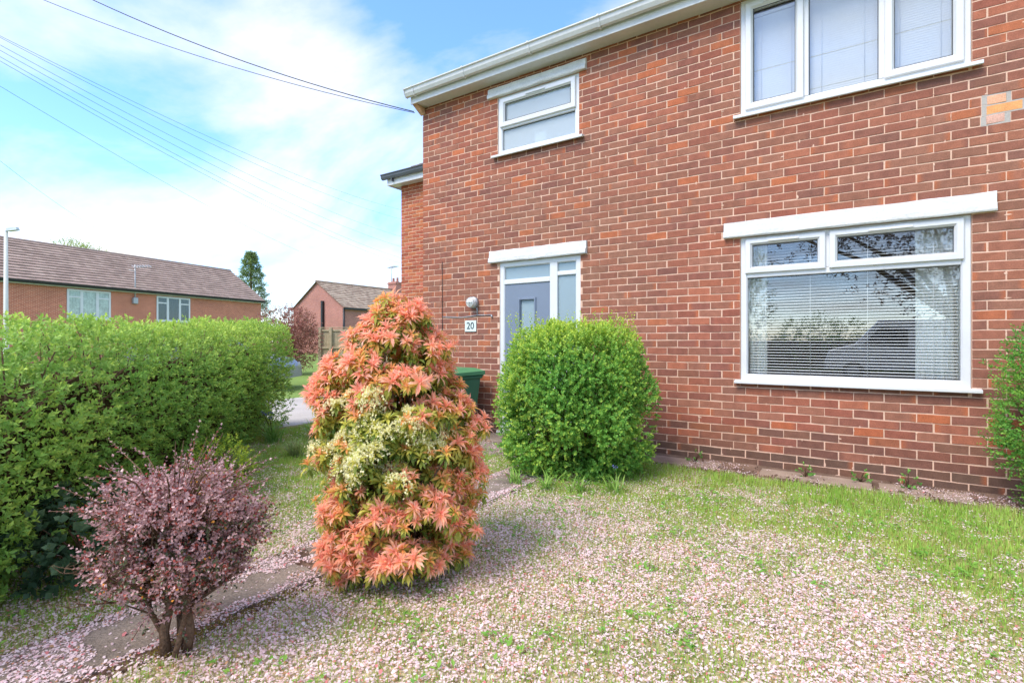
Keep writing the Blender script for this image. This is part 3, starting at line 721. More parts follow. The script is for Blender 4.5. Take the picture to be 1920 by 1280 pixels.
M['far_glass'] = glass('far_glass', tint=(.95, .97, .96), refl=1.4)
M['blind_up'] = plain('bedroom_blind', (0.58, 0.59, 0.58), 0.5, 0.3, (5, 0.03), (40, 0.02))
def blind(name, label, x0, x1, y, z0, z1, pitch, tilt, width=.027, cords=(.22, .78)):
    bm_ = M['blind'] if tilt < 1 else M['blind_up']
    e = empty(name, ((x0 + x1) / 2, y, z0), 0, label, 'blind')
    hw = (x1 - x0) / 2; c, s = math.cos(tilt), math.sin(tilt)
    b = MB(); vs = []
    for k in range(5):
        w = (k / 4 - .5) * width; bow = (.0028 if tilt < 1 else .0007) * (1 - (2 * k / 4 - 1) ** 2)
        vs += [(-hw, w * c - bow * s, w * s + bow * c), (hw, w * c - bow * s, w * s + bow * c)]
    b.add(vs, [(2 * k, 2 * k + 1, 2 * k + 3, 2 * k + 2) for k in range(4)], True)
    me = b.mesh('slat')
    n = int((z1 - z0 - .05) / pitch)
    for i in range(n):
        sl = link('slat', me, bm_, e); sl.location = (0, 0, .03 + i * pitch); sl.rotation_euler = (random.gauss(0, .012 if tilt < 1 else .004), random.gauss(0, .0006), 0)
    MB().bevbox(-hw, hw, -.016, .016, z1 - z0 - .03, z1 - z0, .003).build('head_rail', bm_, e)
    MB().bevbox(-hw, hw, -.013, .013, 0, .014, .003).build('bottom_rail', bm_, e)
    for f in cords:
        x = -hw + 2 * hw * f
        MB().tube([(x, -.0155, .01), (x, -.0155, z1 - z0 - .02)], .0016, 5).build('cord', bm_, e)
    return e
blind('venetian_blind', 'open white slatted blind behind the ground floor picture window', 4.475, 6.115, .125, .89, 2.31, .0285, rad(13), .025, (.09, .33, .61, .9))
blind('venetian_blind', 'closed white blind behind the left pane of the bedroom window', 4.48, 4.965, .10, 3.60, 4.60, .022, rad(84), .0255)
blind('venetian_blind', 'closed white blind behind the middle pane of the bedroom window', 4.98, 5.585, .10, 3.60, 4.72, .022, rad(84), .0255)
blind('venetian_blind', 'closed white blind behind the right pane of the bedroom window', 5.60, 6.11, .10, 3.60, 4.72, .022, rad(84), .0255)
def curtain(label, x0, x1, y, z0, z1, folds, pinch=0):
    n = 60; b = MB(); vs = []; fs = []; H = 9
    for j in range(H):
        zz = z0 + (z1 - z0) * j / (H - 1)
        for i in range(n + 1):
            f = i / n; x = x0 + (x1 - x0) * f
            vs.append((x, y + .022 * math.sin(f * folds * 2 * math.pi + .3 * math.sin(j)) + .008 * math.sin(f * folds * 5.3 + j), zz))
    for j in range(H - 1):
        for i in range(n): fs.append((j * (n + 1) + i, j * (n + 1) + i + 1, (j + 1) * (n + 1) + i + 1, (j + 1) * (n + 1) + i))
    b.add(vs, fs, True)
    return set_props(b.build('curtain', M['curtain']), label, 'curtain')
curtain('pale grey green curtain at the left side of the picture window', 4.43, 4.63, .185, .3, 2.30, 3)
curtain('wide pale curtain at the right side of the picture window', 5.83, 6.17, .185, .3, 2.30, 5)
set_props(MB().bevbox(1.92, 2.08, .060, .12, 3.80, 3.97, .008).build('white_carton', plain('white_card', (.88, .88, .88), .5, .3)), 'white box standing behind the lower pane of the small window', 'box')

# wheelie bin
wb = empty('wheelie_bin', (.93, -.46, -.02), rad(-6), 'green wheelie bin against the brick wall left of the door', 'bin')
M['bin'] = plain('bin_green', lin(52, 108, 76), .45, .4, (4, .06), (60, .05)); M['bin2'] = plain('bin_lid_green', lin(78, 138, 92), .45, .4, (4, .06), (60, .05))
b = MB(); h = .84; lo = (.20, .22); hi = (.27, .30)
vs = [(sx * lo[0], sy * lo[1], .05) for sx, sy in ((-1, -1), (1, -1), (1, 1), (-1, 1))] + [(sx * hi[0], sy * hi[1], h) for sx, sy in ((-1, -1), (1, -1), (1, 1), (-1, 1))]
b.add(vs, [(3, 2, 1, 0), (4, 5, 6, 7), (0, 1, 5, 4), (1, 2, 6, 5), (2, 3, 7, 6), (3, 0, 4, 7)]); b.bevbox(-.29, .29, -.32, .32, h - .05, h - .005, .01); b.build('body', M['bin'], wb)
b = MB(); b.add([(-.31, -.36, h), (.31, -.36, h), (.31, .34, h), (-.31, .34, h), (-.31, -.36, h + .035), (.31, -.36, h + .035), (.31, .34, h + .05), (-.31, .34, h + .05), (-.2, -.2, h + .085), (.2, -.2, h + .085), (.2, .25, h + .09), (-.2, .25, h + .09)],
             [(3, 2, 1, 0), (0, 1, 5, 4), (1, 2, 6, 5), (2, 3, 7, 6), (3, 0, 4, 7), (4, 5, 9, 8), (5, 6, 10, 9), (6, 7, 11, 10), (7, 4, 8, 11), (8, 9, 10, 11)]); b.build('lid', M['bin2'], wb)
MB().tube([(-.24, .37, h - .01), (.24, .37, h - .01)], .018, 8).build('handle', M['bin'], wb)
for s in (-1, 1): MB().lathe([(0, -.03), (.09, -.03), (.1, -.015), (.1, .015), (.09, .03), (0, .03)], (s * .25, .24, .1), 16, 'x').build('wheel', M['black'], wb)
MB().bevbox(-.13, .13, -.302, -.285, .55, .68, .003).build('white_marking', M['fascia'], wb)

# garden path slabs
gp_root = None
pr = random.Random(3)
yy = -7.8; k = 0; slabs = [(-7.9, -6.9), (-6.88, -5.75), (-5.73, -4.52), (-4.42, -3.93), (-3.80, -3.2), (-3.1, -2.5), (-2.4, -1.75), (-1.68, -1.1)]
path = link('path', MB().box(2.52, 3.04, -8.0, -1.0, -.03, .009).mesh('path'), M['soil']); path['kind'] = 'structure'
for (ya, yb) in slabs:
    b = MB(); n = 9; vs = []; fs = []
    pts = []
    xa, xb = 2.57 + pr.uniform(-.03, .02), 3.0 + pr.uniform(-.04, .03)
    for i in range(n): pts.append((xa + (xb - xa) * i / n, ya + pr.uniform(-.02, .03)))
    for i in range(n): pts.append((xb + pr.uniform(-.02, .015), ya + (yb - ya) * i / n))
    for i in range(n): pts.append((xb + (xa - xb) * i / n, yb + pr.uniform(-.03, .02)))
    for i in range(n): pts.append((xa + pr.uniform(-.015, .02), yb + (ya - yb) * i / n))
    m = len(pts); cx = (xa + xb) / 2; cy = (ya + yb) / 2
    ins = [(cx + (p[0] - cx) * .97, cy + (p[1] - cy) * .98) for p in pts]
    b.add([(p[0], p[1], -.02) for p in pts] + [(p[0], p[1], .016) for p in pts] + [(p[0], p[1], .024) for p in ins],
          [(i, (i + 1) % m, m + (i + 1) % m, m + i) for i in range(m)] + [(m + i, m + (i + 1) % m, 2 * m + (i + 1) % m, 2 * m + i) for i in range(m)] + [tuple(range(2 * m, 3 * m))])
    b.build('slab', M['concrete'], path)
b = MB(); b.bevbox(1.5, 3.05, -1.08, -.50, -.05, .016, .006); b.build('slab', M['concrete'], path)

# ------------------------------------------------------------------ PLANTS
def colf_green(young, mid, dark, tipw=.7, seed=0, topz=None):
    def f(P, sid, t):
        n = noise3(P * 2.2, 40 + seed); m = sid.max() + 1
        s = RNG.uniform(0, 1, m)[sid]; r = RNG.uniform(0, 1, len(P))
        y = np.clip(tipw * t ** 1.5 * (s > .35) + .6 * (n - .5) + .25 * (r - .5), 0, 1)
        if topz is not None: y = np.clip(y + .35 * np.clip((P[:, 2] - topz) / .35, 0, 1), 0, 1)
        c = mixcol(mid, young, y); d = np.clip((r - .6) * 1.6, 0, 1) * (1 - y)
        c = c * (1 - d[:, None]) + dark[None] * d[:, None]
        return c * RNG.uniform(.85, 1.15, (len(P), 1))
    return f

# --- privet hedge on the left, running diagonally
HA = np.array([2.2, -4.98]); HD = np.array([-.7052, .709]); HN = np.array([.709, .7052]); HL0, HL1 = -.62, 5.72
def hedge_h(s): return 1.21 + .13 * np.clip((s + .2) / 1.2, 0, 1) + .13 * np.clip((s - 1) / 4, 0, 1)
def hedge_f(P):
    d = P[:, :2] - HA; s = d @ HD; w = d @ HN                  # w: 0 on the face, negative inside
    ht = hedge_h(s); hz = ht / 2
    sag = .16 * np.clip((.75 - P[:, 2]) / .75, 0, 1) * (noise3(np.stack([s * 1.1, s * 0, s * 0 + 2.], 1), 8) + .1)
    q = np.stack([np.abs(s - (HL0 + HL1) / 2) - (HL1 - HL0) / 2, np.abs(w + .48) - .48 + sag, np.abs(P[:, 2] - hz) - hz], 1) + .22
    dist = np.linalg.norm(np.maximum(q, 0), axis=1) + np.minimum(q.max(1), 0) - .22
    return dist + .12 * (noise3(P * 2.6, 1) - .5) + .09 * (noise3(P * 6.5, 2) - .5)
hp = empty('privet_hedge', (HA[0], HA[1], 0), 0, 'long clipped green privet hedge along the left side of the garden', 'hedge')
lo = (-2.6, -5.9, .02); hi = (3.0, -.4, 1.75)
P, G = shell_points(hedge_f, lo, hi, 13500, -.13, .02)
keep = noise3(P * 4.2, 12) + .25 * RNG.uniform(size=len(P)) < .74
P, G = P[keep], G[keep]
D = unit(G + np.array([0, 0, .3]) + .75 * RNG.normal(size=P.shape) * .7)
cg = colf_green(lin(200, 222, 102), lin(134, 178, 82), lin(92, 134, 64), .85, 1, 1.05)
off0 = np.array([HA[0], HA[1], 0])
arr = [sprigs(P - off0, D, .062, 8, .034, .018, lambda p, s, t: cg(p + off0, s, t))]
P2, G2 = shell_points(hedge_f, lo, hi, 8000, -.36, -.11)
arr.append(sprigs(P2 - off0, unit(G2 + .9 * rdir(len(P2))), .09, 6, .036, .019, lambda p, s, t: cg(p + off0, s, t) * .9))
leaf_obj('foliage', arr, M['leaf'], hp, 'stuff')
tw = MB()
for k in range(520):
    i = random.randrange(len(P2)); p = P2[i] - off0; g = G2[i]
    q = p - g * .3 + np.array([0, 0, -.3]); q[2] = max(q[2], 0); m_ = (p + q) / 2 + RNG.normal(0, .03, 3)
    tw.tube([q, m_, p + g * .12], [.008, .006, .003], 5)
tw.build('twigs', M['bark'], hp)['kind'] = 'stuff'
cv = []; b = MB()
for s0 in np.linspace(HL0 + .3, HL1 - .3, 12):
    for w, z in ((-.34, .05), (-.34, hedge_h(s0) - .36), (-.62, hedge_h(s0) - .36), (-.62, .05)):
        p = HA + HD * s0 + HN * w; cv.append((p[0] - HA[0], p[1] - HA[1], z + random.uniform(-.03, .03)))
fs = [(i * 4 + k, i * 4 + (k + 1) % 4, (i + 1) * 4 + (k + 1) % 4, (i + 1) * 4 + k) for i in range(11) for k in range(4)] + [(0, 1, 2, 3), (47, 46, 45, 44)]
b.add(cv, fs); b.build('opaque_core', M['core'], hp)  # opaque dark core added so gaps in the hedge show dark, not background

# --- rounded bush by the front door
BC = np.array([3.10, -1.15, 0])
def bush_f(P):
    d = P - BC; th = np.arctan2(d[:, 1], d[:, 0])
    z = d[:, 2]; rr = np.hypot(d[:, 0], d[:, 1])
    R = .645 * (1 + .03 * np.sin(2 * th + 1)) * np.clip(.80 + .30 * np.sin(np.clip((z + .05) / 1.35, 0, 1) * math.pi), .3, 1.2)
    q = np.stack([rr - R, z - 1.37, -z - .02], 1) + .2
    dist = np.linalg.norm(np.maximum(q, 0), axis=1) + np.minimum(q.max(1), 0) - .2
    return dist + .15 * (noise3(P * 4.0, 21) - .5) + .08 * (noise3(P * 9, 22) - .5)
bush = empty('rounded_bush', BC, 0, 'dense rounded green bush growing in front of the door and wall', 'bush')
P, G = shell_points(bush_f, BC + np.array([-1, -1, .02]), BC + np.array([1, 1, 1.6]), 11500, -.15, .03)
keep = noise3(P * 5, 23) + .3 * RNG.uniform(size=len(P)) < .76; P, G = P[keep], G[keep]
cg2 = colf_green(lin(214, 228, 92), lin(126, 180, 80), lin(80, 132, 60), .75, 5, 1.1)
D = unit(G + np.array([0, 0, .4]) + .6 * rdir(len(P)))
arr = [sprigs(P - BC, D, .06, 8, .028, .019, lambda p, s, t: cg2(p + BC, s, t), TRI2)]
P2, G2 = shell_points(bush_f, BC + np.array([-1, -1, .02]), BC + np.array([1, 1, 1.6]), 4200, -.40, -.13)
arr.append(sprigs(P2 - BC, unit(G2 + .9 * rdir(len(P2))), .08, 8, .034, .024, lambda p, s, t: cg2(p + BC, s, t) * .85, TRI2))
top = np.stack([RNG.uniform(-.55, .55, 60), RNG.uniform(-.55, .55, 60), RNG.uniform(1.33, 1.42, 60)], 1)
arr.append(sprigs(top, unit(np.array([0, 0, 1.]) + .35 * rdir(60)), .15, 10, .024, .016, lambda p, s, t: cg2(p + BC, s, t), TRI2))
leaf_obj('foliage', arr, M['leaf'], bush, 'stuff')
tw = MB()
for k in range(120):
    a = random.uniform(0, 6.28); r_ = random.uniform(.25, .66); z = random.uniform(.25, 1.2)
    tw.tube([(random.gauss(0, .08), random.gauss(0, .08), 0), (r_ * .45 * math.cos(a), r_ * .45 * math.sin(a), z * .6), (r_ * math.cos(a), r_ * math.sin(a), z)], [.012, .008, .003], 5)
tw.build('stems', M['bark'], bush)

# --- shrub cut by the right edge of the picture
RC = np.array([6.72, -.42, 0])
def rb_f(P):
    d = P - RC; z = d[:, 2]; rr = np.hypot(d[:, 0], d[:, 1] * 1.15)
    R = .42 * np.clip(.62 + .5 * np.sin(np.clip(z / 1.35, 0, 1) * 3.0), .4, 1.2)
    return rr - R + np.maximum(z - 1.22, 0) * .6 + .26 * (noise3(P * 4.5, 31) - .5)
rsh = empty('right_shrub', RC, 0, 'loose green shrub against the wall, cut by the right edge of the photo', 'shrub')
rsh.name = 'leafy_shrub'
P, G = shell_points(rb_f, RC + np.array([-.6, -.6, .03]), RC + np.array([.6, .4, 1.4]), 3600, -.16, .02)
cg3 = colf_green(lin(170, 206, 84), lin(98, 160, 66), lin(60, 110, 50), .8, 7)
arr = [sprigs(P - RC, unit(G + np.array([0, 0, .3]) + .7 * rdir(len(P))), .08, 8, .024, .014, lambda p, s, t: cg3(p + RC, s, t), TRI2)]
leaf_obj('foliage', arr, M['leaf'], rsh, 'stuff')
tw = MB()
for k in range(30):
    a = random.uniform(0, 6.28); z = random.uniform(.4, 1.15); r_ = random.uniform(.05, .3)
    tw.tube([(random.gauss(0, .04), random.gauss(0, .04), 0), (r_ * .5 * math.cos(a), r_ * .5 * math.sin(a), z * .6), (r_ * math.cos(a), r_ * math.sin(a), z)], [.012, .008, .004], 5)
tw.build('stems', M['bark'], rsh)

# --- coral pieris in the middle
PC = site(-.615, 2.84); ZK = [0, .12, .3, .55, .77, 1.0, 1.2, 1.36, 1.5, 1.6]
RL = [.37, .44, .43, .41, .43, .50, .31, .22, .13, .05]; RR = [.36, .42, .47, .47, .47, .35, .30, .20, .10, .04]
pieris = empty('pieris_shrub', PC, YAW, 'tall pieris shrub with bright coral new leaves and cream flowers', 'shrub')
pieris.scale = (.90, .90, .985)
def pieris_whorl(seed, kind):
    """a whorl of lance leaves around +z; returns V,T,C"""
    r = np.random.default_rng(seed); A = []; N = []; L = []; W = []; C = []; P0 = []
    def ring(n, el, ln, wd, c0, c1, z, jit=.16):
        ph = r.uniform(0, 6.28)
        for k in range(n):
            a = ph + 2 * math.pi * k / n + r.normal(0, .22); e = el + r.normal(0, jit)
            A.append((math.cos(a) * math.cos(e), math.sin(a) * math.cos(e), math.sin(e)))
            N.append((-math.cos(a) * math.sin(e), -math.sin(a) * math.sin(e), math.cos(e)))
            s = r.uniform(.78, 1.15); L.append(ln * s); W.append(wd * s); t = r.random()
            C.append((c0 * (1 - t) + c1 * t) * r.uniform(.9, 1.1)); P0.append((0, 0, z + r.uniform(-.006, .006)))
    co1, co2, pk = lin(255, 194, 150), lin(255, 170, 146), lin(255, 210, 188)
    ye, gr, dk = lin(222, 214, 104), lin(164, 180, 80), lin(104, 132, 58)
    if kind == 0:
        ring(5, rad(62), .058, .014, pk, co2, .012); ring(9, rad(30), .080, .018, co1, co2, .006); ring(9, rad(2), .082, .019, co1, pk, 0)
        ring(5, rad(-26), .072, .022, ye, lin(226, 170, 92), -.012); ring(7, rad(-48), .074, .023, gr, ye, -.026)
    elif kind == 1:
        ring(4, rad(60), .055, .016, lin(250, 186, 120), co1, .012); ring(8, rad(26), .074, .021, lin(246, 168, 104), lin(220, 190, 96), .006)
        ring(8, rad(-8), .076, .022, ye, gr, -.005); ring(7, rad(-42), .076, .024, gr, dk, -.022)
    else:
        ring(6, rad(40), .066, .020, lin(206, 208, 104), ye, .006); ring(8, rad(8), .074, .023, ye, gr, 0); ring(8, rad(-32), .076, .024, gr, dk, -.016)
    P0 = np.array(P0); return leaf_arrays(P0, np.array(A), np.array(N), np.array(L), np.array(W), np.array(C), PIER)
whorls = {k: [pieris_whorl(100 * k + s, k) for s in range(7)] for k in (0, 1, 2)}
# a handful of leafy shoots make the tiers; the whorls sit on their rounded ends
shoots = []
for k in range(400):
    z = random.uniform(.06, 1.46); th = random.uniform(0, 2 * math.pi); cx = math.cos(th)
    R = np.interp(z, ZK, RR) * max(cx, 0) ** 2 + np.interp(z, ZK, RL) * max(-cx, 0) ** 2 + (1 - cx * cx) * .5 * (np.interp(z, ZK, RR) + np.interp(z, ZK, RL)) * .96
    R *= random.uniform(.86, 1.06)
    c = np.array([(R - .09) * cx, (R - .09) * math.sin(th), z])
    if all(np.linalg.norm((c - q[0]) * np.array([1, 1, 1.1])) > .12 for q in shoots): shoots.append((c, th, random.uniform(.085, .125)))
shoots += [(np.array([-.04, 0, 1.47]), 2.5, .07), (np.array([.07, .02, 1.42]), .5, .08), (np.array([-.13, -.02, 1.36]), 3.3, .08)]
pts = []; PTS = np.zeros((4000, 3)); npt = 0
for c, th, r_ in shoots:
    for k in range(75):
        d = unit((np.array([math.cos(th), math.sin(th), .75]) * .75 + RNG.normal(0, .65, 3))[None])[0]
        if d[2] < -.30: continue
        p = c + d * np.array([r_ * 1.1, r_ * 1.1, r_ * .75])
        if p[2] < .04: continue
        if npt == 0 or ((PTS[:npt] - p) ** 2).sum(1).min() > .0435 ** 2: PTS[npt] = p; npt += 1; pts.append((p, math.atan2(p[1], p[0]), p[2]))
def zone(p, th, z):
    front = math.sin(th) < .35                                 # local -y faces the street side
    u = (p[0] + .06) / .32; v = (z - .77) / .21
    f = math.exp(-(u * u + v * v) * 1.0) if front else 0
    return f
info = []
for p, th, z in pts:
    f = zone(p, th, z)
    out = np.array([math.cos(th), math.sin(th), 0]); ax = unit((out * random.uniform(.35, .8) + np.array([0, 0, random.uniform(.6, 1.0)]) + RNG.normal(0, .2, 3))[None])[0]
    p = p + out * max(0, random.gauss(0, .03)); u = random.random()
    kind = 2 if u < f * 1.15 else (1 if u < f * 1.15 + .27 else 0)
    info.append((p, ax, kind, f, random.uniform(.50, .92)))
info.sort(key=lambda q: q[0][1])                               # street side first
wm = {}
def whorl_mesh(kind, s):
    if (kind, s) not in wm:
        V, T, C = whorls[kind][s]; wm[kind, s] = np_mesh('leaf_whorl', V, T, C); wm[kind, s].materials.append(M['coral'])
    return wm[kind, s]
rest = []
for n_, (p, ax, kind, f, sc) in enumerate(info):
    s = random.randrange(7); q = Vector(ax).to_track_quat('Z', 'X'); spin = random.uniform(0, 6.28)
    if n_ < 300:
        o = link('leaf_whorl', whorl_mesh(kind, s), None, pieris)
        o.location = p; o.scale = (sc,) * 3
        from mathutils import Quaternion
        o.rotation_mode = 'QUATERNION'; o.rotation_quaternion = q @ Quaternion((0, 0, 1), spin)
    else:
        V, T, C = whorls[kind][s]; R3 = np.array(q.to_matrix()); rest.append((V * sc @ R3.T + p, T, C))
# inner olive leaves
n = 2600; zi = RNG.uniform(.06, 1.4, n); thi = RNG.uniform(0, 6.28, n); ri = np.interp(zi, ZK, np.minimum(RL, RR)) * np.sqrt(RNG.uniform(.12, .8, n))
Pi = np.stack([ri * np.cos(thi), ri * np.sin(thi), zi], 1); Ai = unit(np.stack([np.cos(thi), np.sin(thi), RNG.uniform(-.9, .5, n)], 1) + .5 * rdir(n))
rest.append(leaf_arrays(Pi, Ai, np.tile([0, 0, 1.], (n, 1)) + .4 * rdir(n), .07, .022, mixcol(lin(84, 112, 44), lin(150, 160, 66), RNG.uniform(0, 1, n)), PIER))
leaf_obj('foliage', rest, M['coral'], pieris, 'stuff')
# cream flower sprays
def spray_mesh(seed):
    r = np.random.default_rng(seed); A = []; P0 = []; C = []
    for k in range(6):
        a = k * 1.05 + r.normal(0, .3); L = r.uniform(.06, .10)
        for j in range(15):
            t = (j + .5) / 15; d = np.array([math.cos(a), math.sin(a), 0])
            c = d * (L * t * .9) + np.array([0, 0, .025 * math.sin(t * 2.2) - .055 * t * t])
            for _ in range(2):
                P0.append(c + r.normal(0, .0045, 3)); A.append(unit(np.array([[r.normal(0, .6), r.normal(0, .6), -.6]]))[0])
                u = r.random(); C.append((lin(255, 248, 212) * u + lin(238, 236, 166) * (1 - u)))
    P0 = np.array(P0); n = len(P0)
    V, T, C = leaf_arrays(P0, np.array(A), r.normal(size=(n, 3)), .011, .010, np.array(C), TRI4)
    me = np_mesh('flower_spray', V, T, C); me.materials.append(M['petal']); return me
sm = [spray_mesh(s) for s in range(5)]
for (p, ax, kind, f, sc) in info:
    if f > .25 and random.random() < f * .62:
        o = link('flower_spray', random.choice(sm), None, pieris); o.location = p + ax * .03; sc2 = random.uniform(.9, 1.3); o.scale = (sc2,) * 3
        o.rotation_mode = 'QUATERNION'; o.rotation_quaternion = Vector(ax).to_track_quat('Z', 'X')
tw = MB()
for k in range(70):
    p, ax, *_ = random.choice(info); b0 = np.array([random.gauss(0, .05), random.gauss(0, .05), 0]); m_ = p * np.array([.45, .45, .65]) + RNG.normal(0, .03, 3)
    tw.tube([b0, m_, p - ax * .02], [.013, .009, .004], 6)
tw.build('stems', M['bark'], pieris)

# --- purple berberis at the lower left
QC = site(-1.355, 2.05)
berb = empty('berberis_shrub', QC, YAW, 'small purple leaved berberis with twisted trunk beside the path', 'shrub')
tr = MB(); brr = random.Random(9); tips = []
def branch(p, d, L, r, depth):
    p = np.array(p, float); d = unit(np.array(d, float)[None])[0]; pts = [p]; n = 4
    for i in range(n):
        d = unit((d + np.array([brr.gauss(0, .16), brr.gauss(0, .16), brr.gauss(.02, .1)]))[None])[0]; p = p + d * L / n; pts.append(p)
        if depth >= 2: tips.append((p, d))
    tr.tube(pts, [r * (1 - .5 * i / n) for i in range(n + 1)], 7 if depth == 0 else 5)
    if depth < 3:
        for k in range(4 if depth else 6):
            q = pts[brr.randrange(2, n + 1)]; a = brr.uniform(0, 6.28)
            branch(q, d * .35 + np.array([math.cos(a), math.sin(a), brr.uniform(.05, .55)]) * .9, L * brr.uniform(.42, .62), r * .5, depth + 1)
branch((-.03, 0, 0), (.02, 0, 1), .40, .021, 0); branch((.04, .02, 0), (.36, .05, 1), .38, .019, 0); branch((-.045, .03, .0), (-.3, .1, 1), .34, .013, 0); branch((.02, -.03, .0), (.12, -.2, 1), .36, .012, 0); branch((.0, .04, .0), (-.1, .2, 1), .40, .014, 0)
tr.build('trunk', M['bark'], berb)
n = 1900
u = rdir(n); rr = RNG.uniform(.25, 1, n) ** .45
bp = np.stack([u[:, 0] * .30 * rr + .02, u[:, 1] * .29 * rr, .50 + u[:, 2] * .27 * rr], 1)
bp[:, 2] += .05 * (noise3(bp * 6, 51) - .5) + .10 * np.clip(.22 - np.hypot(bp[:, 0], bp[:, 1]), 0, 1)
lay = noise3(np.stack([bp[:, 0] * 3, bp[:, 1] * 3, bp[:, 2] * 13], 1), 55)
bp = bp[lay + .2 * RNG.uniform(size=n) > .58]
bp = np.concatenate([bp, np.array([t[0] for t in tips if t[0][2] > .25 and np.hypot(t[0][0], t[0][1]) < .38])])
lw = RNG.uniform(0, 6.28, 150); lr = RNG.uniform(.05, .25, 150)
bp = np.concatenate([bp, np.stack([lr * np.cos(lw), lr * np.sin(lw), RNG.uniform(.10, .34, 150)], 1)])
bp = bp[np.hypot(bp[:, 0] - .01, bp[:, 1]) < .09 + .62 * np.clip(bp[:, 2] - .12, 0, .42)]
outd = unit(np.stack([bp[:, 0], bp[:, 1], np.full(len(bp), .10)], 1) + .45 * rdir(len(bp)))
def cberb(P, sid, t):
    m = sid.max() + 1; s = RNG.uniform(0, 1, m)[sid]; r = RNG.uniform(0, 1, len(P))
    c = mixcol(lin(164, 118, 114), lin(214, 178, 176), np.clip(s * .7 + r * .4, 0, 1))
    red = (r > .86)[:, None]; c = np.where(red, lin(168, 78, 66)[None], c)
    g = ((P[:, 2] < .58) & (s > .62) & (r < .7))[:, None]; c = np.where(g, (lin(92, 96, 62) * .9)[None], c)
    return c * RNG.uniform(.8, 1.15, (len(P), 1))
arr = [sprigs(bp, outd, .085, 12, .0165, .0105, cberb, TRI2, 60, 30)]
n2 = 34; a = RNG.uniform(0, 6.28, n2); sp = np.stack([.24 * np.cos(a), .23 * np.sin(a), RNG.uniform(.52, .8, n2) - .0], 1); sp[:, 2] = .60 + .18 * RNG.uniform(size=n2)
dsp = unit(np.stack([np.cos(a), np.sin(a), RNG.uniform(.1, .8, n2)], 1)); shoot_sets = [(sp, dsp, .14)]
arr.append(sprigs(sp, dsp, .14, 14, .016, .010, cberb, TRI2))
n3 = 6; a = RNG.uniform(0, 6.28, n3); sp = np.stack([.1 * np.cos(a), .1 * np.sin(a), np.full(n3, .72)], 1)
dsp = unit(np.stack([.5 * np.cos(a), .5 * np.sin(a), np.ones(n3)], 1)); shoot_sets.append((sp, dsp, .19))
arr.append(sprigs(sp, dsp, .19, 18, .016, .010, cberb, TRI2))
leaf_obj('foliage', arr, M['purple'], berb, 'stuff')
tw = MB()
for k in range(200):
    i = random.randrange(len(bp)); p = bp[i]; d = outd[i]; q = p * np.array([.35, .35, .72]) + RNG.normal(0, .012, 3)
    tw.tube([q, (p + q) / 2 + RNG.normal(0, .015, 3), p, p + d * .08], [.0042, .0034, .0026, .0014], 4)
for (p, d, L) in [(sa[i], da[i], la) for sa, da, la in shoot_sets for i in range(len(sa))]:
    tw.tube([p * np.array([.3, .3, .75]), p * np.array([.75, .75, .95]), p, p + d * L], [.004, .003, .0026, .0012], 4)
tw.build('twigs', M['bark'], berb)['kind'] = 'stuff'
n4 = 420; i4 = RNG.integers(0, len(bp), n4)
leaf_obj('orange_flowers', [leaf_arrays(bp[i4] + RNG.normal(0, .012, (n4, 3)) + np.array([0, 0, -.012]), rdir(n4), rdir(n4), .011, .011, np.tile(lin(236, 160, 66), (n4, 1)), TRI4)], M['petal'], berb, 'stuff')

# ------------------------------------------------------------------ GRASS, PETALS, LOW PLANTS
def on_path(x, y): return (x > 2.56) & (x < 3.01) & (y < -1.05)
def ground_pts(n, x0, x1, y0, y1):
    x = RNG.uniform(x0, x1, n); y = RNG.uniform(y0, y1, n)
    d = np.stack([x, y], 1) - CAM[:2]; Zc = d @ FV; Xc = d @ RV
    k = (Zc > .9) & (np.abs(Xc) < Zc * 1.02 + 1.0)
    return x[k], y[k]
def fb(x, y, s, seed): return .65 * noise3(np.stack([x * s, y * s, x * 0], 1), seed) + .35 * noise3(np.stack([x * s * 3.1, y * s * 3.1, x * 0], 1), seed + 1)
def petal_cover(x, y):
    """share of the lawn hidden by fallen petals"""
    d = -y                                                   # metres from the wall
    c = .30 + .56 * np.clip((d - 0.75) / 2.3, 0, 1)
    c = c - .24 * np.clip((x - 5.2) / 1.2, 0, 1) * np.clip((2.9 - d) / 1.6, 0, 1)
    c = np.where((x < 2.6), .26 + .45 * np.clip((d - 2.6) / 1.2, 0, 1), c)
    c = np.where((x < 4.2) & (x >= 2.6), np.maximum(c, .40), c)
    c = c + .8 * (fb(x, y, 1.7, 61) - .5) + .9 * (fb(x, y, 8.0, 63) - .5)
    return np.clip(c, .03, 1)
LV, LT = lawn_grid
lc = .75 * np.clip(petal_cover(LV[:, 0], LV[:, 1]) - .3, 0, 1)
lawn = link('lawn', np_mesh('lawn', LV, LT, mixcol(lin(146, 146, 84), lin(206, 184, 170), lc), True), attr_mat('lawn_thatch_and_wilted_petals', .98, .6, 90, (5, .2), (80, .3), .05)); lawn['kind'] = 'structure'
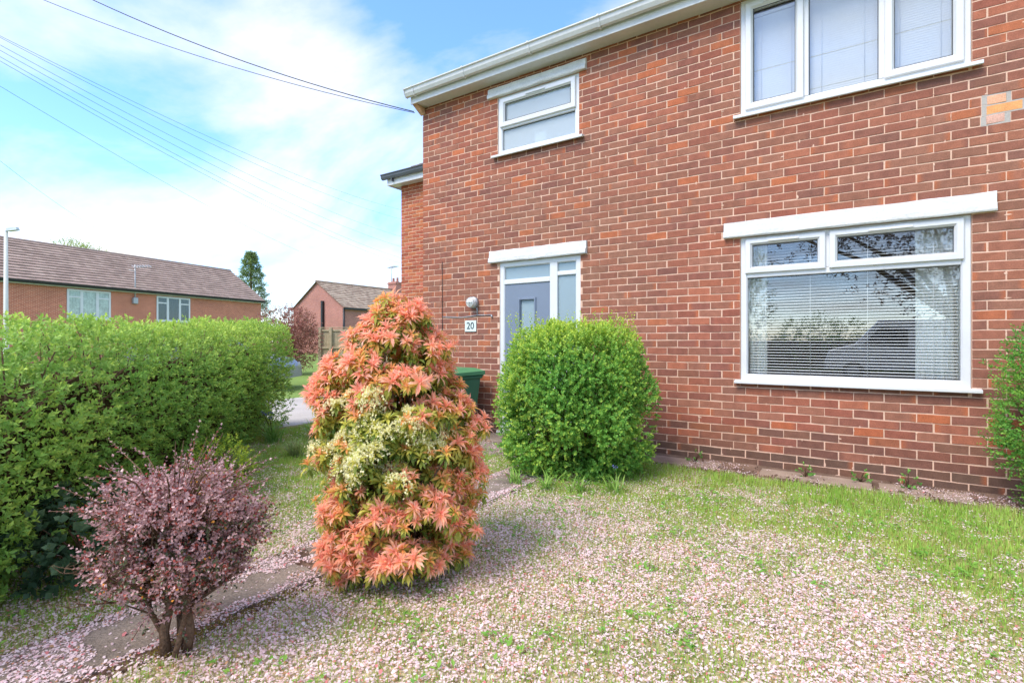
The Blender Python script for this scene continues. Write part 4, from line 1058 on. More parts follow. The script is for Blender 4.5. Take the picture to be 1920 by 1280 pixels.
# blades
x, y = ground_pts(330000, -1.4, 8.2, -6.2, -.40)
cov = petal_cover(x, y)
edge = -.50 + .10 * (fb(x, y, 3.0, 70) - .5) * 2
k = (~on_path(x, y)) & (y < edge) & (RNG.uniform(size=len(x)) < 1.0 - .35 * cov) & ~((x > 1.45) & (x < 3.05) & (y > -1.1))
x, y, cov = x[k], y[k], cov[k]; n = len(x)
dist = np.hypot(x - CAM[0], y - CAM[1])
hb = RNG.uniform(.022, .05, n) * (1.15 - .25 * cov) * (1 + .9 * np.clip(1 - np.abs(y + .75) / .5, 0, 1) * (fb(x, y, 2.2, 74) > .42))
az = RNG.uniform(0, 6.28, n); lean = RNG.uniform(.15, 1.1, n)
A = np.stack([np.cos(az) * lean, np.sin(az) * lean, np.ones(n)], 1); Nn = np.stack([np.cos(az), np.sin(az), -lean * .6], 1) + .3 * rdir(n)
gcol = mixcol(lin(138, 184, 70), lin(180, 208, 100), np.clip(fb(x, y, 4, 80) + RNG.normal(0, .2, n), 0, 1)); dry = RNG.uniform(size=n) < .12
gcol[dry] = lin(196, 184, 120); moss = RNG.uniform(size=n) < .18 * cov + .04; gcol[moss] = lin(136, 132, 58)
gcol *= RNG.uniform(.8, 1.15, (n, 1))
BLADE = (np.array([(0, -.5, 0), (0, .5, 0), (.6, .38, -.08), (.6, -.38, -.08), (1, 0, -.28)]), np.array([(0, 1, 2), (0, 2, 3), (3, 2, 4)]))
o = leaf_obj('grass', [leaf_arrays(np.stack([x, y, lawn_z(x, y) - .002], 1), A, Nn, hb, RNG.uniform(.0028, .0048, n), gcol, BLADE)], M['blade'])
set_props(o, 'short green lawn grass growing between the fallen petals', 'grass', None, 'stuff')
# petals
x, y = ground_pts(780000, -1.2, 8.0, -6.3, -.06)
cov = petal_cover(x, y)
cov = np.where(y > -.5, .32 * np.clip((fb(x, y, 4.0, 90) - .42) * 4, 0, 1), cov)
pe = np.minimum(np.abs(x - 2.56), np.abs(x - 3.01))
cov = np.where(on_path(x, y), np.where(pe < .04 + .10 * fb(x, y, 4.0, 97), .9, .10 + .9 * (fb(x, y, 3.2, 95) > .54)), cov)
cov = np.where((x < 2.56) & (x > 2.2) & (y < -3.6), .8, cov)
kp = RNG.uniform(size=len(x)) < np.clip(cov ** 1.35, 0, 1) * 1.0
x, y, cov = x[kp], y[kp], cov[kp]; n = len(x)
hz = np.where(on_path(x, y), .026, np.where(y > -.5, .022, lawn_z(x, y) + RNG.uniform(.004, .026, n)))
az = RNG.uniform(0, 6.28, n); tl = RNG.normal(0, .3, n)
A = np.stack([np.cos(az), np.sin(az), tl], 1); Nn = np.tile([0, 0, 1.], (n, 1)) + .38 * rdir(n)
pc = mixcol(lin(252, 235, 234), lin(244, 204, 210), np.clip(RNG.beta(1.3, 3.0, n), 0, 1)); br_ = RNG.uniform(size=n)
pc[br_ < .04] = lin(226, 140, 140); pc[(br_ > .04) & (br_ < .09)] = lin(206, 160, 120); pc *= RNG.uniform(.9, 1.05, (n, 1))
sz = np.clip(RNG.lognormal(math.log(.0102), .28, n), .006, .021)
o = leaf_obj('fallen_petals', [leaf_arrays(np.stack([x, y, hz], 1), A, Nn, sz, sz * RNG.uniform(.6, .95, n), pc, QUAD)], M['petal'])
set_props(o, 'carpet of pale pink fallen cherry petals over lawn and path', 'petals', None, 'stuff')
# broad weeds in the lawn
x, y = ground_pts(5200, -.8, 7.5, -6.0, -.6); k = ~on_path(x, y); x, y = x[k], y[k]
cl = fb(x, y, 2.6, 101) > .50; x, y = x[cl], y[cl]; n = len(x); rep = 4
x = np.repeat(x, rep) + RNG.normal(0, .012, n * rep); y = np.repeat(y, rep) + RNG.normal(0, .012, n * rep); n *= rep
az = RNG.uniform(0, 6.28, n); A = np.stack([np.cos(az), np.sin(az), RNG.uniform(.05, .7, n)], 1)
wc = mixcol(lin(104, 160, 62), lin(150, 192, 84), RNG.uniform(0, 1, n)); sz = RNG.uniform(.016, .040, n)
o = leaf_obj('lawn_weeds', [leaf_arrays(np.stack([x, y, lawn_z(x, y) + .02], 1), A, np.tile([0, 0, 1.], (n, 1)) + .3 * rdir(n), sz, sz * .5, wc, TRI4)], M['leaf'])
set_props(o, 'scattered broad weed leaves poking through the petals', 'weeds', None, 'stuff')
# moss along the path edges
x = np.concatenate([RNG.normal(3.03, .03, 2600), RNG.normal(2.56, .02, 900)]); y = RNG.uniform(-5.6, -3.3, 3500)
k = fb(x, y, 3.3, 111) > .46; x, y = x[k], y[k]; n = len(x)
o = leaf_obj('moss', [leaf_arrays(np.stack([x, y, np.full(n, .018)], 1), unit(rdir(n) + np.array([0, 0, .6])), rdir(n), .012, .006, mixcol(lin(120, 100, 40), lin(164, 140, 62), RNG.uniform(0, 1, n)), TRI2)], M['leaf'])
set_props(o, 'brown green moss along the edges of the garden path', 'moss', None, 'stuff')

# crumbs of soil, stone and dry leaf along the wall
n = 5200; x = RNG.uniform(-.1, 8.2, n); y = np.where(RNG.uniform(size=n) < .5, RNG.normal(-.47, .05, n), RNG.uniform(-.5, -.02, n))
k = fb(x, y, 2.4, 121) > .42; x, y = x[k], y[k]; n = len(x); cc = mixcol(lin(84, 62, 50), lin(186, 150, 128), RNG.beta(1.2, 1.6, n)); sz = RNG.lognormal(math.log(.014), .5, n)
o = leaf_obj('soil_crumbs', [leaf_arrays(np.stack([x, y, np.full(n, .012)], 1), unit(rdir(n) + np.array([0, 0, .4])), rdir(n), sz, sz * .8, cc, TRI4)], M['leaf'])
set_props(o, 'crumbs of soil, stone and dry leaves along the wall base', 'debris', None, 'stuff')
def strap_clump(name, label, cat, loc, n, h, spread, c0, c1, w=.010, group=None, flowers=None):
    e = empty(name, loc, 0, label, cat, group)
    V = []; T = []; C = []; off = 0
    for k in range(n):
        a = random.uniform(0, 6.28); L = h * random.uniform(.6, 1.15); s = spread * random.uniform(.3, 1.1); b0 = np.array([random.gauss(0, .03), random.gauss(0, .03), 0])
        d = np.array([math.cos(a), math.sin(a), 0]); sd_ = np.array([-d[1], d[0], 0]); t = random.random(); c = c0 * (1 - t) + c1 * t
        for i in range(5):
            f = i / 4; p = b0 + d * (s * f ** 1.6) + np.array([0, 0, L * (f - .45 * f ** 3 * (s / h))]); ww = w * (1 - f ** 3) * .5 + .0004
            V += [p - sd_ * ww, p + sd_ * ww]; C += [c, c]
        T += [(off + 2 * i, off + 2 * i + 1, off + 2 * i + 3, off + 2 * i + 2) for i in range(4)]; off += 10
    link('leaves', np_mesh('leaves', V, T, np.array(C)), M['leaf'], e)
    if flowers:
        b = MB(); A = []; P0 = []
        for k in range(flowers[1]):
            a = random.uniform(0, 6.28); q = np.array([math.cos(a) * spread * .4, math.sin(a) * spread * .4, h * random.uniform(1.0, 1.25)])
            b.tube([(0, 0, 0), q * np.array([.4, .4, .6]), q], [.003, .0025, .002], 5)
            for _ in range(9): P0.append(q + RNG.normal(0, .010, 3)); A.append(unit(np.array([[random.gauss(0, .5), random.gauss(0, .5), -.7]]))[0])
        b.build('flower_stems', M['core'], e)
        nn = len(P0); V, T, C = leaf_arrays(np.array(P0), np.array(A), rdir(nn), .018, .011, np.tile(flowers[0], (nn, 1)), TRI4)
        link('flowers', np_mesh('flowers', V, T, C), M['petal'], e)
    return e
g1, g2 = lin(118, 164, 72), lin(160, 192, 96)
for i, (dx, dy, lb) in enumerate(((.10, -.74, 'strappy green leaf clump below the middle of the rounded bush'), (.36, -.66, 'strappy leaf clump right of centre at the foot of the rounded bush'),
                                  (.62, -.50, 'strappy leaf clump with a bluebell at the right foot of the rounded bush'), (-.2, -.76, 'strappy leaf clump at the left foot of the rounded bush'))):
    strap_clump('bluebell_clump', lb, 'bluebell plant', (BC[0] + dx, BC[1] + dy, .0), 26, .20, .20, g1, g2, .011, 'bluebell clumps under the rounded bush', (lin(126, 134, 200), 1) if i == 2 else None)
p = site(-2.95, 6.3); strap_clump('bluebell_clump', 'leafy bluebell clump by the far end of the hedge', 'bluebell plant', (p[0], p[1], 0), 90, .34, .30, g1, lin(150, 186, 100), .013, None, (lin(128, 134, 196), 6))
p = site(-2.55, 6.6); strap_clump('bluebell_clump', 'grassy green clump beside the driveway near the hedge end', 'bluebell plant', (p[0], p[1], 0), 80, .30, .28, g1, g2, .013)
for k, (X, Z, lb) in enumerate(((-2.72, 5.1, 'dry straw coloured grass tuft at the foot of the hedge'), (-2.5, 4.75, 'pale grass tuft in front of the dry tuft by the hedge'), (-2.35, 5.55, 'tall grass tuft between hedge end and pieris'))):
    p = site(X, Z); strap_clump('grass_tuft', lb, 'grass tuft', (p[0], p[1], 0), 120, .26, .22, lin(160, 160, 110), lin(120, 150, 84), .006, 'grass tufts by the hedge')
# small yellow green shrub at the hedge foot
def small_shrub(name, label, cat, loc, r_, h, n, ll, lw, young, mid, dark, mat='leaf', tm=TRI4, k=8, ls=.07):
    e = empty(name, loc, 0, label, cat)
    u = rdir(n); rr = RNG.uniform(.2, 1, n) ** .5
    P = np.stack([u[:, 0] * r_ * rr, u[:, 1] * r_ * rr, h * .5 + u[:, 2] * h * .5 * rr], 1); P[:, 2] = np.maximum(P[:, 2], .02)
    leaf_obj('foliage', [sprigs(P, unit(u + np.array([0, 0, .5]) + .5 * rdir(n)), ls, k, ll, lw, colf_green(young, mid, dark, .7, 3), tm)], M[mat], e, 'stuff')
    b = MB()
    for i in range(14):
        q = P[random.randrange(n)]; b.tube([(0, 0, 0), q * np.array([.4, .4, .6]), q], [.006, .005, .002], 5)
    b.build('stems', M['bark'], e); return e
p = site(-2.35, 4.15); small_shrub('spirea_shrub', 'small yellow green shrub at the foot of the hedge', 'shrub', p, .24, .46, 260, .028, .014, lin(222, 222, 70), lin(168, 196, 72), lin(110, 150, 60))
p = site(-2.3, 2.75); small_shrub('ivy_patch', 'dark ivy creeping at the base of the hedge', 'ivy', p, .34, .44, 230, .045, .045, lin(120, 146, 104), lin(66, 96, 66), lin(40, 66, 48), k=6, ls=.09)
p = site(-1.78, 2.5)
strap_clump('dandelion', 'yellow dandelion flowering between hedge and berberis', 'dandelion', (p[0], p[1], 0), 16, .12, .12, g1, g2, .02, None, (lin(240, 200, 30), 2))
for X, lb in ((5.0, 'small weed at the wall base below the left of the window'), (5.42, 'leafy weed at the wall base under the middle of the window'), (5.75, 'larger leafy weed at the wall base under the right of the window'), (4.0, 'tiny weed at the wall base beside the rounded bush')):
    small_shrub('wall_weed', lb, 'weed', (X, -.16 - .1 * random.random(), .01), .06, .11 if X != 5.75 else .17, 9, .028, .02, lin(160, 206, 96), lin(110, 170, 74), lin(80, 130, 60), k=6, ls=.04)['group'] = 'weeds at the wall base'

# ------------------------------------------------------------------ BACKGROUND
# terrace across the way
M['fb1'] = far_brick('terrace_brick', lin(196, 112, 84), lin(176, 94, 72), lin(218, 172, 146)); M['fb2'] = far_brick('gable_brick', lin(168, 104, 90), lin(146, 88, 78), lin(196, 160, 146))
p0 = site(-29.3, 29.3); p1 = site(-22.6, 46.1); dv = (p1 - p0)[:2]; LEN = float(np.linalg.norm(dv)); ang = math.atan2(dv[1], dv[0])
ter = empty('terrace_house', (p0[0], p0[1], 0), ang, 'long low brick terrace with brown tiled roof behind the hedge', 'house')
# local x runs along the front; the camera side is local -y
XL = -9.0; EZ = 4.96; RZ = 7.71; DEP = 8.0
b = MB(); b.box(XL, LEN, .0, DEP, -.5, EZ); b.add([(LEN, 0, EZ), (LEN, DEP, EZ), (LEN, DEP / 2, RZ - .05), (XL, 0, EZ), (XL, DEP, EZ), (XL, DEP / 2, RZ - .05)], [(0, 1, 2), (5, 4, 3)])
b.build('wall', M['fb1'], ter)
sl = math.atan2(RZ - EZ, DEP / 2); b = MB()
TT = [lin(160, 138, 127), lin(166, 145, 133), lin(153, 132, 121)]; rt = random.Random(2)
gl = math.hypot(RZ - EZ, DEP / 2)
roof_tiles(b, XL, LEN + .15, -.32, EZ - .10, sl, 15, (gl + .4) / 15, .33, .085, TT, rt)
b.add([(XL, -.28, EZ - .12), (LEN + .14, -.28, EZ - .12), (LEN + .14, DEP / 2, RZ + .05), (XL, DEP / 2, RZ + .05), (XL, DEP + .3, EZ - .12), (LEN + .14, DEP + .3, EZ - .12)], [(0, 1, 2, 3), (3, 2, 5, 4)], col=TT[0])
b.tube([(XL, DEP / 2, RZ + .12), (LEN + .15, DEP / 2, RZ + .12)], .12, 8, col=TT[2])
b.build('roof_tiles', M['tile_brown'], ter, True)['kind'] = 'stuff'
b = MB(); b.box(XL, LEN + .1, -.24, -.2, EZ - .30, EZ - .10); b.box(LEN + .02, LEN + .12, -.2, .1, EZ - .3, EZ - .08); b.build('fascia', M['fascia'], ter)
b = MB(); b.prism_x([(-.30, EZ - .12), (-.31, EZ - .24), (-.42, EZ - .24), (-.45, EZ - .10)], XL, LEN + .1); b.build('gutter', M['black'], ter)
def ter_window(t0, t1, z0, z1, dark):
    x0, x1 = t0 * LEN, t1 * LEN; w = x1 - x0; b = MB()
    b.ring(x0, x1, z0, z1, [(0, -.05), (.12, -.05), (.12, .05), (0, .05)])
    a1, a2 = x0 + w * .32, x0 + w * .68
    b.box(a1 - .085, a1 + .085, -.048, .04, z0 + .09, z1 - .09); b.box(a2 - .085, a2 + .085, -.048, .04, z0 + .09, z1 - .09)
    zt = z1 - .09 - (z1 - z0) * .22
    b.box(x0 + .09, a1 - .06, -.047, .04, zt - .05, zt + .05); b.box(a2 + .06, x1 - .09, -.047, .04, zt - .05, zt + .05)
    wi = b.build('window', M['upvc'], ter)
    for (a, c, e, f) in ((x0 + .09, a1 - .06, z0 + .09, zt - .05), (x0 + .09, a1 - .06, zt + .05, z1 - .09), (a1 + .06, a2 - .06, z0 + .09, z1 - .09), (a2 + .06, x1 - .09, z0 + .09, zt - .05), (a2 + .06, x1 - .09, zt + .05, z1 - .09)):
        MB().box(a, c, -.03, -.022, e, f).build('pane', M['far_glass'], wi)
    # net curtain folds behind the panes; dark window: sheet coloured as an unlit room
    b = MB(); n = 50; vs = []
    for i in range(n + 1):
        xx = x0 + .08 + (w - .16) * i / n; y_ = -.012 + .006 * math.sin(i * 1.9); vs += [(xx, y_, z0 + .05), (xx, y_, z1 - .05)]
    b.add(vs, [(2 * i, 2 * i + 2, 2 * i + 3, 2 * i + 1) for i in range(n)], True)
    b.build('curtain_or_dark_room', plain('far_dark_room', (.10, .12, .13), .9, .1) if dark else plain('net_curtain_cloth', (.52, .57, .53), .9, .1, (3, .2), (12, .15)), wi)
    MB().box(x0 - .08, x1 + .08, -.14, -.002, z0 - .08, z0 - .004).build('sill', M['fascia'], wi)
ter_window(.179, .318, 2.72, 4.60, False); ter_window(.487, .629, 2.75, 4.60, True)
ae = empty('tv_aerial', site(-26.5, 36.0, 3.9), ang, 'thin television aerial on a pole at the terrace eaves', 'aerial')
b = MB(); b.tube([(0, 0, 0), (0, 0, 2.75)], .04, 7); b.build('mast', M['grey_metal'], ae)
b = MB(); b.tube([(-.1, 0, 2.6), (.9, -.3, 2.75)], .03, 5)
for k in range(7): q = np.array([-.1 + k * .15, -k * .05, 2.6 + k * .025]); b.tube([q + np.array([.05, .3, .12]), q - np.array([.05, .3, .12])], .02, 5)
b.tube([(0, 0, 2.3), (-.35, .1, 2.35)], .03, 5); b.build('boom', M['grey_metal'], ae)
MB().bevbox(-.16, .16, -.12, .12, .0, .45, .03).build('bracket', M['grey_metal'], ae)

# house with the gable, further off
L0 = site(-24.7, 57.9); gd = RV * .835 - FV * .55; ga = math.atan2(gd[1], gd[0])
gh = empty('gabled_house', (L0[0], L0[1], 0), ga, 'distant red brick house with gable end and brown tiled roof', 'house')
GW = 8.7; GL = 14.0; GE = 4.9; GR = 7.68
b = MB(); b.box(0, GW, 0, GL, -.5, GE); b.add([(0, 0, GE), (GW, 0, GE), (GW / 2, 0, GR), (0, GL, GE), (GW, GL, GE), (GW / 2, GL, GR)], [(0, 1, 2), (5, 4, 3)]); b.build('wall', M['fb2'], gh)
sl2 = math.atan2(GR - GE, GW / 2)
def gable_roof(parent):
    # tile courses on the slope that faces +x, built in a turned frame
    e = MB(); tl = MB(); roof_tiles(tl, -.25, GL + .2, -.3, GE - .14, sl2, 13, (math.hypot(GR - GE, GW / 2) + .38) / 13, .34, .06, [lin(158, 140, 122), lin(146, 126, 110), lin(166, 148, 130)], rt)
    vs = [(GW - y_, x_, z_) for x_, y_, z_ in tl.v]
    e.v = vs; e.f = tl.f; e.sm = tl.sm; e.c = tl.c
    c0 = tuple(lin(150, 130, 114))
    e.add([(GW + .28, -.24, GE - .15), (GW / 2, -.24, GR + .04), (GW / 2, GL + .2, GR + .04), (GW + .28, GL + .2, GE - .15), (-.28, -.24, GE - .15), (-.28, GL + .2, GE - .15)], [(0, 3, 2, 1), (1, 2, 5, 4)], col=c0)
    e.tube([(GW / 2, -.25, GR + .1), (GW / 2, GL + .2, GR + .1)], .12, 7, col=c0)
    return e.build('roof_tiles', M['tile_brown'], parent, True)
gable_roof(gh)['kind'] = 'stuff'
b = MB(); b.box(GW * .60, GW * .60 + .28, -.26, -.02, 1.0, 5.6); b.build('soil_pipe', M['black'], gh); MB().tube([(GW + .14, -.12, 0), (GW + .14, -.12, GE - .2)], .11, 8).build('downpipe', M['black'], gh)
b = MB(); b.box(GW + .27, GW + .38, -.1, GL, GE - .32, GE - .16); b.build('gutter', M['black'], gh)
b = MB(); b.box(GW / 2 - .7, GW / 2 + .7, 10.8, 12.0, GR - 1.2, GR + 1.1); b.box(GW / 2 - .78, GW / 2 + .78, 10.7, 12.1, GR + .8, GR + .95); b.build('chimney', M['fb2'], gh)
b = MB()
for xx in (-.35, .35): b.lathe([(.16, 0), (.14, .5), (.17, .55), (.0, .55)], (GW / 2 + xx, 11.4, GR + 1.1), 10)
b.build('chimney_pots', M['fb2'], gh)
b = MB(); b.tube([(GW / 2 - .5, 11.2, GR + .6), (GW / 2 - .5, 11.2, GR + 3.1)], .05, 5); b.tube([(GW / 2 - 1.0, 11.2, GR + 2.9), (GW / 2 + .4, 11.4, GR + 3.1)], .04, 5)
for k in range(5): b.tube([(GW / 2 - .9 + k * .28, 10.8, GR + 2.95 + k * .03), (GW / 2 - .9 + k * .28, 11.8, GR + 3.0 + k * .03)], .03, 4)
b.build('aerial', M['grey_metal'], gh)
b = MB(); b.ring(GW + .0, GW + .1, 0, .1, [(0, 0), (.01, 0)])

# timber fence
fp = site(-8.35, 22.2); fa_ = math.atan2(*(RV * .98 + FV * -.05)[::-1])
M['wood'] = plain('weathered_wood', lin(172, 156, 128), .85, .2, (5, .15), (40, .15), .4, 60)
fence = empty('timber_fence', fp, fa_, 'weathered timber fence panel between hedge and pieris', 'fence')
bm = MB().bevbox(0, .118, .0, .02, .1, 1.78, .004).mesh('board')
for k in range(36): o = link('board', bm, M['wood'], fence); o.location = (.06 + k * .122, random.uniform(0, .006), random.uniform(-.012, .012))
pm_ = MB().bevbox(-.06, .06, -.07, .05, -.05, 1.84, .008).mesh('post')
for xx in (.04, .52, 2.4, 4.3): o = link('post', pm_, M['wood'], fence); o.location = (xx, -.03, 0)
rm = MB().bevbox(0, 4.4, -.045, -.002, 0, .09, .005).mesh('rail')
for zz in (1.70, .95, .3): o = link('rail', rm, M['wood'], fence); o.location = (0, 0, zz)
MB().bevbox(-.03, 4.45, -.06, .05, 1.845, 1.875, .005).build('cap_rail', M['wood'], fence)

# broadleaf cloud tree builder
def cloud_tree(name, label, loc, trunk_h, blobs, n, ll, cols, group=None, trunk_r=.12, mat='leaf', drop=.0, cat='tree'):
    e = empty(name, loc, 0, label, cat, group); Ps = []; Gs = []
    wts = np.array([bl[3] ** 2 for bl in blobs]); wts = wts / wts.sum()
    for (bx, by, bz, br_), w in zip(blobs, wts):
        m = int(n * w); u = rdir(m); r_ = br_ * RNG.uniform(.35, 1, m) ** .5
        P = np.stack([bx + u[:, 0] * r_, by + u[:, 1] * r_, bz + u[:, 2] * r_ * .85], 1); k = noise3(P * (1.6 / br_) * 1.5, 200 + len(Ps)) + .3 * RNG.uniform(size=m) < .78
        Ps.append(P[k]); Gs.append(u[k])
    P = np.concatenate(Ps); G = np.concatenate(Gs)
    leaf_obj('crown', [sprigs(P, unit(G + np.array([0, 0, .4 - drop]) + .7 * rdir(len(P))), ll * 3, 6, ll, ll * .55, colf_green(*cols, .6, 4), TRI2)], M[mat], e, 'stuff')
    b = MB(); b.tube([(0, 0, -.1), (.03, 0, trunk_h * .5), (0, .04, trunk_h)], [trunk_r, trunk_r * .8, trunk_r * .6], 9)
    for (bx, by, bz, br_) in blobs:
        b.tube([(0, .02, trunk_h * .8), (bx * .5, by * .5, (trunk_h + bz) * .5 + .1), (bx, by, bz)], [trunk_r * .5, trunk_r * .3, trunk_r * .12], 6)
    b.build('trunk', M['bark'], e); return e
p = site(-8.75, 20.0)
cloud_tree('photinia', 'red leaved photinia bush behind the far end of the hedge', p, .8, [(-.5, 0, 1.3, .95), (.4, .1, 1.2, .9), (0, 0, 2.0, .75), (-.9, .1, 1.9, .8), (.5, .1, 1.9, .7), (.7, 0, .8, .7), (-.3, 0, .6, .8), (1.0, 0, 1.5, .5)], 4200, .07,
           (lin(206, 120, 110), lin(150, 100, 88), lin(112, 118, 76)), cat='shrub')
# conifer behind the terrace end
cp = site(-30.6, 60.0); con = empty('conifer', cp, 0, 'tall pointed conifer rising behind the end of the terrace roof', 'tree')
n = 2600; t = RNG.uniform(0, 1, n) ** .8; a = RNG.uniform(0, 6.28, n); tier = .78 + .22 * np.sin(t * 60 + a * 1.0); R = (1 - t) ** .75 * 3.2 * tier * RNG.uniform(.55, 1, n) + .08
P = np.stack([R * np.cos(a), R * np.sin(a), 1.5 + t * 10.1], 1); Dd = unit(np.stack([np.cos(a), np.sin(a), .25 + RNG.normal(0, .3, n)], 1))
leaf_obj('crown', [sprigs(P, Dd, .45, 8, .22, .07, colf_green(lin(164, 180, 108), lin(120, 144, 86), lin(82, 108, 66), .5, 2), TRI2)], M['leaf'], con, 'stuff')
MB().tube([(0, 0, 0), (0, 0, 6), (0, 0, 11.3)], [.3, .2, .04], 8).build('trunk', M['bark'], con)
p = site(-46.5, 54.0); cloud_tree('broadleaf_tree', 'green treetop just showing above the terrace roof ridge', p, 5.5, [(-1.6, -1, 9.3, 2.1), (1.2, .8, 9.6, 2.2), (0, 0, 10.3, 1.9), (2.6, 1.9, 9.0, 1.5)], 2600, .16, (lin(190, 200, 96), lin(150, 168, 74), lin(100, 124, 56)), trunk_r=.3)

# street lamp
sp_ = site(-21.25, 21.5); sl_ = empty('street_lamp', sp_, YAW, 'pale grey street lamp at the left edge behind the hedge', 'street lamp')
b = MB(); b.tube([(0, 0, -.1), (0, 0, 1.4)], .10, 12); b.tube([(0, 0, 1.4), (0, 0, 1.5), (0, 0, 5.85)], [.10, .085, .065], 12); b.build('pole', plain('lamp_concrete', lin(204, 204, 196), .7, .2), sl_)
b = MB(); b.tube([(0, 0, 5.75), (.03, 0, 5.9), (.16, 0, 5.93)], .045, 8); b.build('arm', M['grey_metal'], sl_)
b = MB(); b.add([(.1, -.1, 5.88), (.52, -.08, 5.93), (.52, .08, 5.93), (.1, .1, 5.88), (.08, -.09, 6.0), (.48, -.06, 6.05), (.48, .06, 6.05), (.08, .09, 6.0)], [(3, 2, 1, 0), (4, 5, 6, 7), (0, 1, 5, 4), (1, 2, 6, 5), (2, 3, 7, 6), (3, 0, 4, 7)]); b.build('lamp_head', plain('lamp_head_grey', lin(190, 196, 200), .4, .4), sl_)

# parked vehicles
def wheel(parent, x, y, r_=.31):
    w = link('wheel', MB().lathe([(0, -.09), (r_ * .62, -.10), (r_ * .9, -.10), (r_, -.07), (r_, .07), (r_ * .9, .10), (r_ * .62, .10), (0, .09)], n=24, axis='y').mesh('wheel'), M['black'], parent); w.location = (x, y, r_)
    MB().lathe([(0, -.108), (.03, -.108), (r_ * .55, -.104), (r_ * .6, -.098)], n=16, axis='y').build('rim', M['grey_metal'], w)
    return w
def vehicle(name, label, cat, loc, rz, prof, half_w, paint, glassprof, wheels):
    e = empty(name, loc, rz, label, cat)
    m = len(prof); vs = []
    secs = [(-half_w, .0), (-half_w * .97, .0), (-half_w * .80, .0), (half_w * .80, 0), (half_w * .97, 0), (half_w, 0)]
    shrink = [.86, .96, 1.0, 1.0, .96, .86]
    zc = .55
    for (yy_, _), s in zip(secs, shrink):
        for (x_, z_) in prof:
            tum = 1 - .16 * max(0, (z_ - .85)) / .7
            vs.append((x_ * (1 - (1 - s) * .12), yy_ * tum, zc + (z_ - zc) * (1 - (1 - s) * .25)))
    fs = [(i * m + k, i * m + (k + 1) % m, (i + 1) * m + (k + 1) % m, (i + 1) * m + k) for i in range(5) for k in range(m)] + [tuple(range(m)), tuple(range(5 * m, 6 * m))[::-1]]
    MB().add(vs, fs, False).build('body', paint, e)
    for s in (-1, 1):
        b = MB()
        for poly in glassprof:
            k = len(poly); b.add([(x_, s * half_w * (1 - .16 * max(0, z_ - .85) / .7) * 1.004, z_) for x_, z_ in poly], [tuple(range(k))])
        b.build('side_window', M['car_glass'], e)
    for (x_) in wheels:
        for s in (-1, 1): wheel(e, x_, s * (half_w - .08))
    return e
M['car_glass'] = plain('car_glass', (.04, .05, .06), .08, .6)
p = site(-8.0, 13.8)
car = vehicle('parked_car', 'dark grey car parked beyond the driveway, mostly hidden by the hedge', 'car', (p[0], p[1], -.02), YAW + rad(3),
        [(-2.0, .3), (-2.05, .75), (-1.85, 1.0), (-1.3, 1.42), (.1, 1.45), (.8, 1.0), (1.75, .82), (2.0, .6), (2.02, .3)], .85, plain('car_paint', lin(92, 98, 108), .3, .6), [[(-1.6, .98), (-1.2, 1.33), (-.35, 1.36), (-.35, .98)], [(-.28, .98), (-.28, 1.36), (.08, 1.35), (.62, .98)]], (-1.25, 1.28))
for s in (-1, 1): MB().lathe([(0, .02), (.08, .015), (.1, 0)], (2.0 if s else 2, s * .6, .62), 12, 'x').build('headlight', M['grey_metal'], car)

# ------------------------------------------------------------------ WIRES
def wire(name, label, a, b, sag, r_, group=None, n=28):
    a = np.array(a, float); b = np.array(b, float); pts = []
    for i in range(n + 1):
        f = i / n; q = a * (1 - f) + b * f; q[2] -= sag * 4 * f * (1 - f); pts.append(q)
    return set_props(MB().tube(pts, r_, 5).build(name, M['wire'], None), label, 'wire', group)
M['wire'] = plain('wire_black', (.03, .03, .032), .6, .3)
pole_p = site(-10.6, 8.6); pz = 8.9
tp = empty('telegraph_pole', pole_p, 0, 'tall wooden telegraph pole outside the left of the frame carrying the wires', 'pole')
MB().tube([(0, 0, -.1), (0, 0, 4.5), (0, 0, pz + .3)], [.14, .12, .10], 12).build('post', M['bark'], tp)
MB().bevbox(-.5, .5, -.05, .05, pz - .15, pz - .03, .01).build('cross_arm', M['bark'], tp)
corner = np.array([-.02, -.17, 4.64])
wire('service_wire', 'thick upper black wire running to the house eave corner', site(-10.6, 8.6, pz + .05), corner, .42, .007)
wire('service_wire', 'lower black wire running beside the thick one to the eave corner', site(-11.1, 8.3, pz - .45), corner + np.array([0, .02, -.01]), .38, .0048)
def ipt(px, py, Z): return site((px - 960) / 960 * Z, Z, 1.26 + (640 - py) / 960 * Z)
runs = [((0, 13), (734, 373), 'topmost'), ((0, 16), (734, 390), 'second from top'), ((0, 30), (734, 422), 'third from top'), ((0, 40), (734, 441), 'third from bottom'), ((0, 52), (734, 462), 'second from bottom'), ((0, 60), (734, 472), 'lowest')]
for (a, b, lb) in runs:
    A_, B_ = ipt(*a, 12.6), ipt(*b, 33.0); d = B_ - A_
    wire('telephone_wire', lb + ' of the six thin wires fanning across the sky', A_ - d * .35, B_ + d * .25, 1.05, .0048, 'six thin telephone wires across the sky')
A_, B_ = ipt(0, 118, 14), ipt(633, 488, 40); d = B_ - A_
wire('telephone_wire', 'single faint wire crossing the sky below the six thin wires', A_ - d * .3, B_ + d * .2, 1.0, .005)
A_, B_ = ipt(0, 285, 20), ipt(200, 428, 40); d = B_ - A_
wire('telephone_wire', 'very faint short wire low in the sky at the left', A_ - d * .3, B_ + d * .4, .6, .006)
for k, (z, y_) in enumerate(((8.2, -10.6), (8.5, -10.7), (8.75, -10.5), (9.7, -10.6))):
    wire('street_wire', ['lowest', 'second', 'third', 'topmost'][k] + ' of the wires mirrored in the bedroom window', (-24, y_, z + .4), (30, y_ - .8, z + .6), .9, .012, 'wires mirrored in the bedroom window')

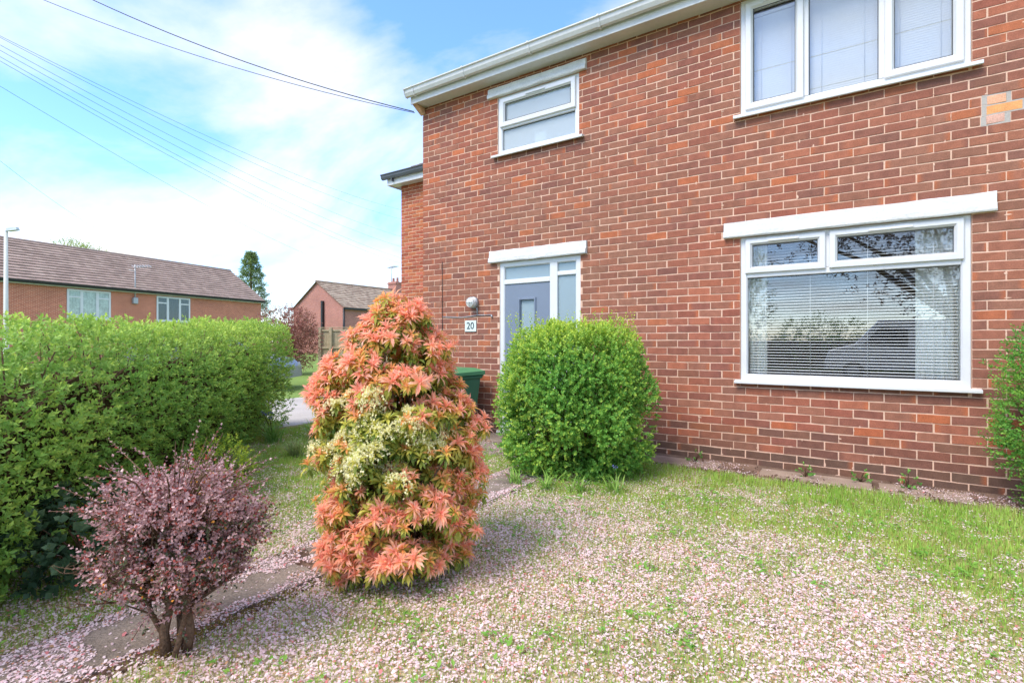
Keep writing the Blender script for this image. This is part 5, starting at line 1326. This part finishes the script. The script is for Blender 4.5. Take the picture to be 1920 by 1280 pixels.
# ------------------------------------------------------------------ STREET SIDE, SEEN MIRRORED IN THE WINDOW
cloud_tree('cherry_tree', 'dark leaved cherry tree mirrored in the ground floor window', (7.6, -11.6, 0), 2.3,
           [(-1.4, .2, 3.6, 1.5), (.2, 0, 3.2, 1.7), (-2.9, .3, 4.6, 1.1), (1.7, .2, 3.3, 1.8), (-.4, -.8, 4.6, 1.7), (-3.9, 0, 4.5, 1.1), (-.2, .3, 2.3, .9), (1.0, .6, 4.8, 1.5)], 3400, .085,
           (lin(150, 96, 100), lin(92, 74, 68), lin(66, 72, 48)), trunk_r=.2)
cloud_tree('street_tree', 'green tree across the road, mirrored at the left of the ground floor window', (-.6, -27, 0), 2.0, [(0, 0, 3.6, 2.2), (-1.6, 0, 4.6, 2.0), (1.0, .3, 2.6, 1.3), (.4, 0, 5.4, 1.6)], 1500, .14, (lin(150, 170, 90), lin(96, 120, 62), lin(60, 84, 44)), trunk_r=.2)
cloud_tree('street_tree', 'low green tree across the road, mirrored near the middle of the ground floor window', (3.6, -34, 0), 1.2, [(0, 0, 2.0, 1.3), (-1.4, 0, 1.8, 1.1), (1.5, .3, 1.7, 1.2)], 900, .12, (lin(190, 200, 110), lin(130, 160, 84), lin(90, 120, 60)), trunk_r=.14)
M['van'] = plain('van_white', (.78, .79, .8), .3, .5)
vehicle('parked_van', 'white van parked in the road, mirrored in the ground floor window', 'van', (7.0, -15.6, -.02), rad(180), [(-2.4, .35), (-2.45, 1.0), (-2.35, 1.95), (.9, 1.98), (1.55, 1.2), (2.3, .98), (2.42, .6), (2.42, .35)], .95, M['van'],
        [[(.15, 1.1), (.15, 1.7), (.85, 1.75), (1.35, 1.15)]], (-1.5, 1.6))
hz2 = empty('street_hedge', (4, -22.5, 0), 0, 'green hedge across the road, mirrored in the ground floor window', 'hedge')
n = 2600; P = np.stack([RNG.uniform(-9, 12, n), RNG.uniform(-.5, .6, n), RNG.uniform(.1, 1.5, n)], 1)
leaf_obj('foliage', [sprigs(P, unit(rdir(n) + np.array([0, .6, .5])), .25, 6, .12, .07, colf_green(lin(170, 196, 90), lin(110, 146, 64), lin(70, 100, 48), .6, 6), TRI2)], M['leaf'], hz2, 'stuff')
MB().box(-9, 12, -.4, .3, 0, 1.3).build('opaque_core', M['core'], hz2)  # solid dark block added inside the hedge in place of twigs
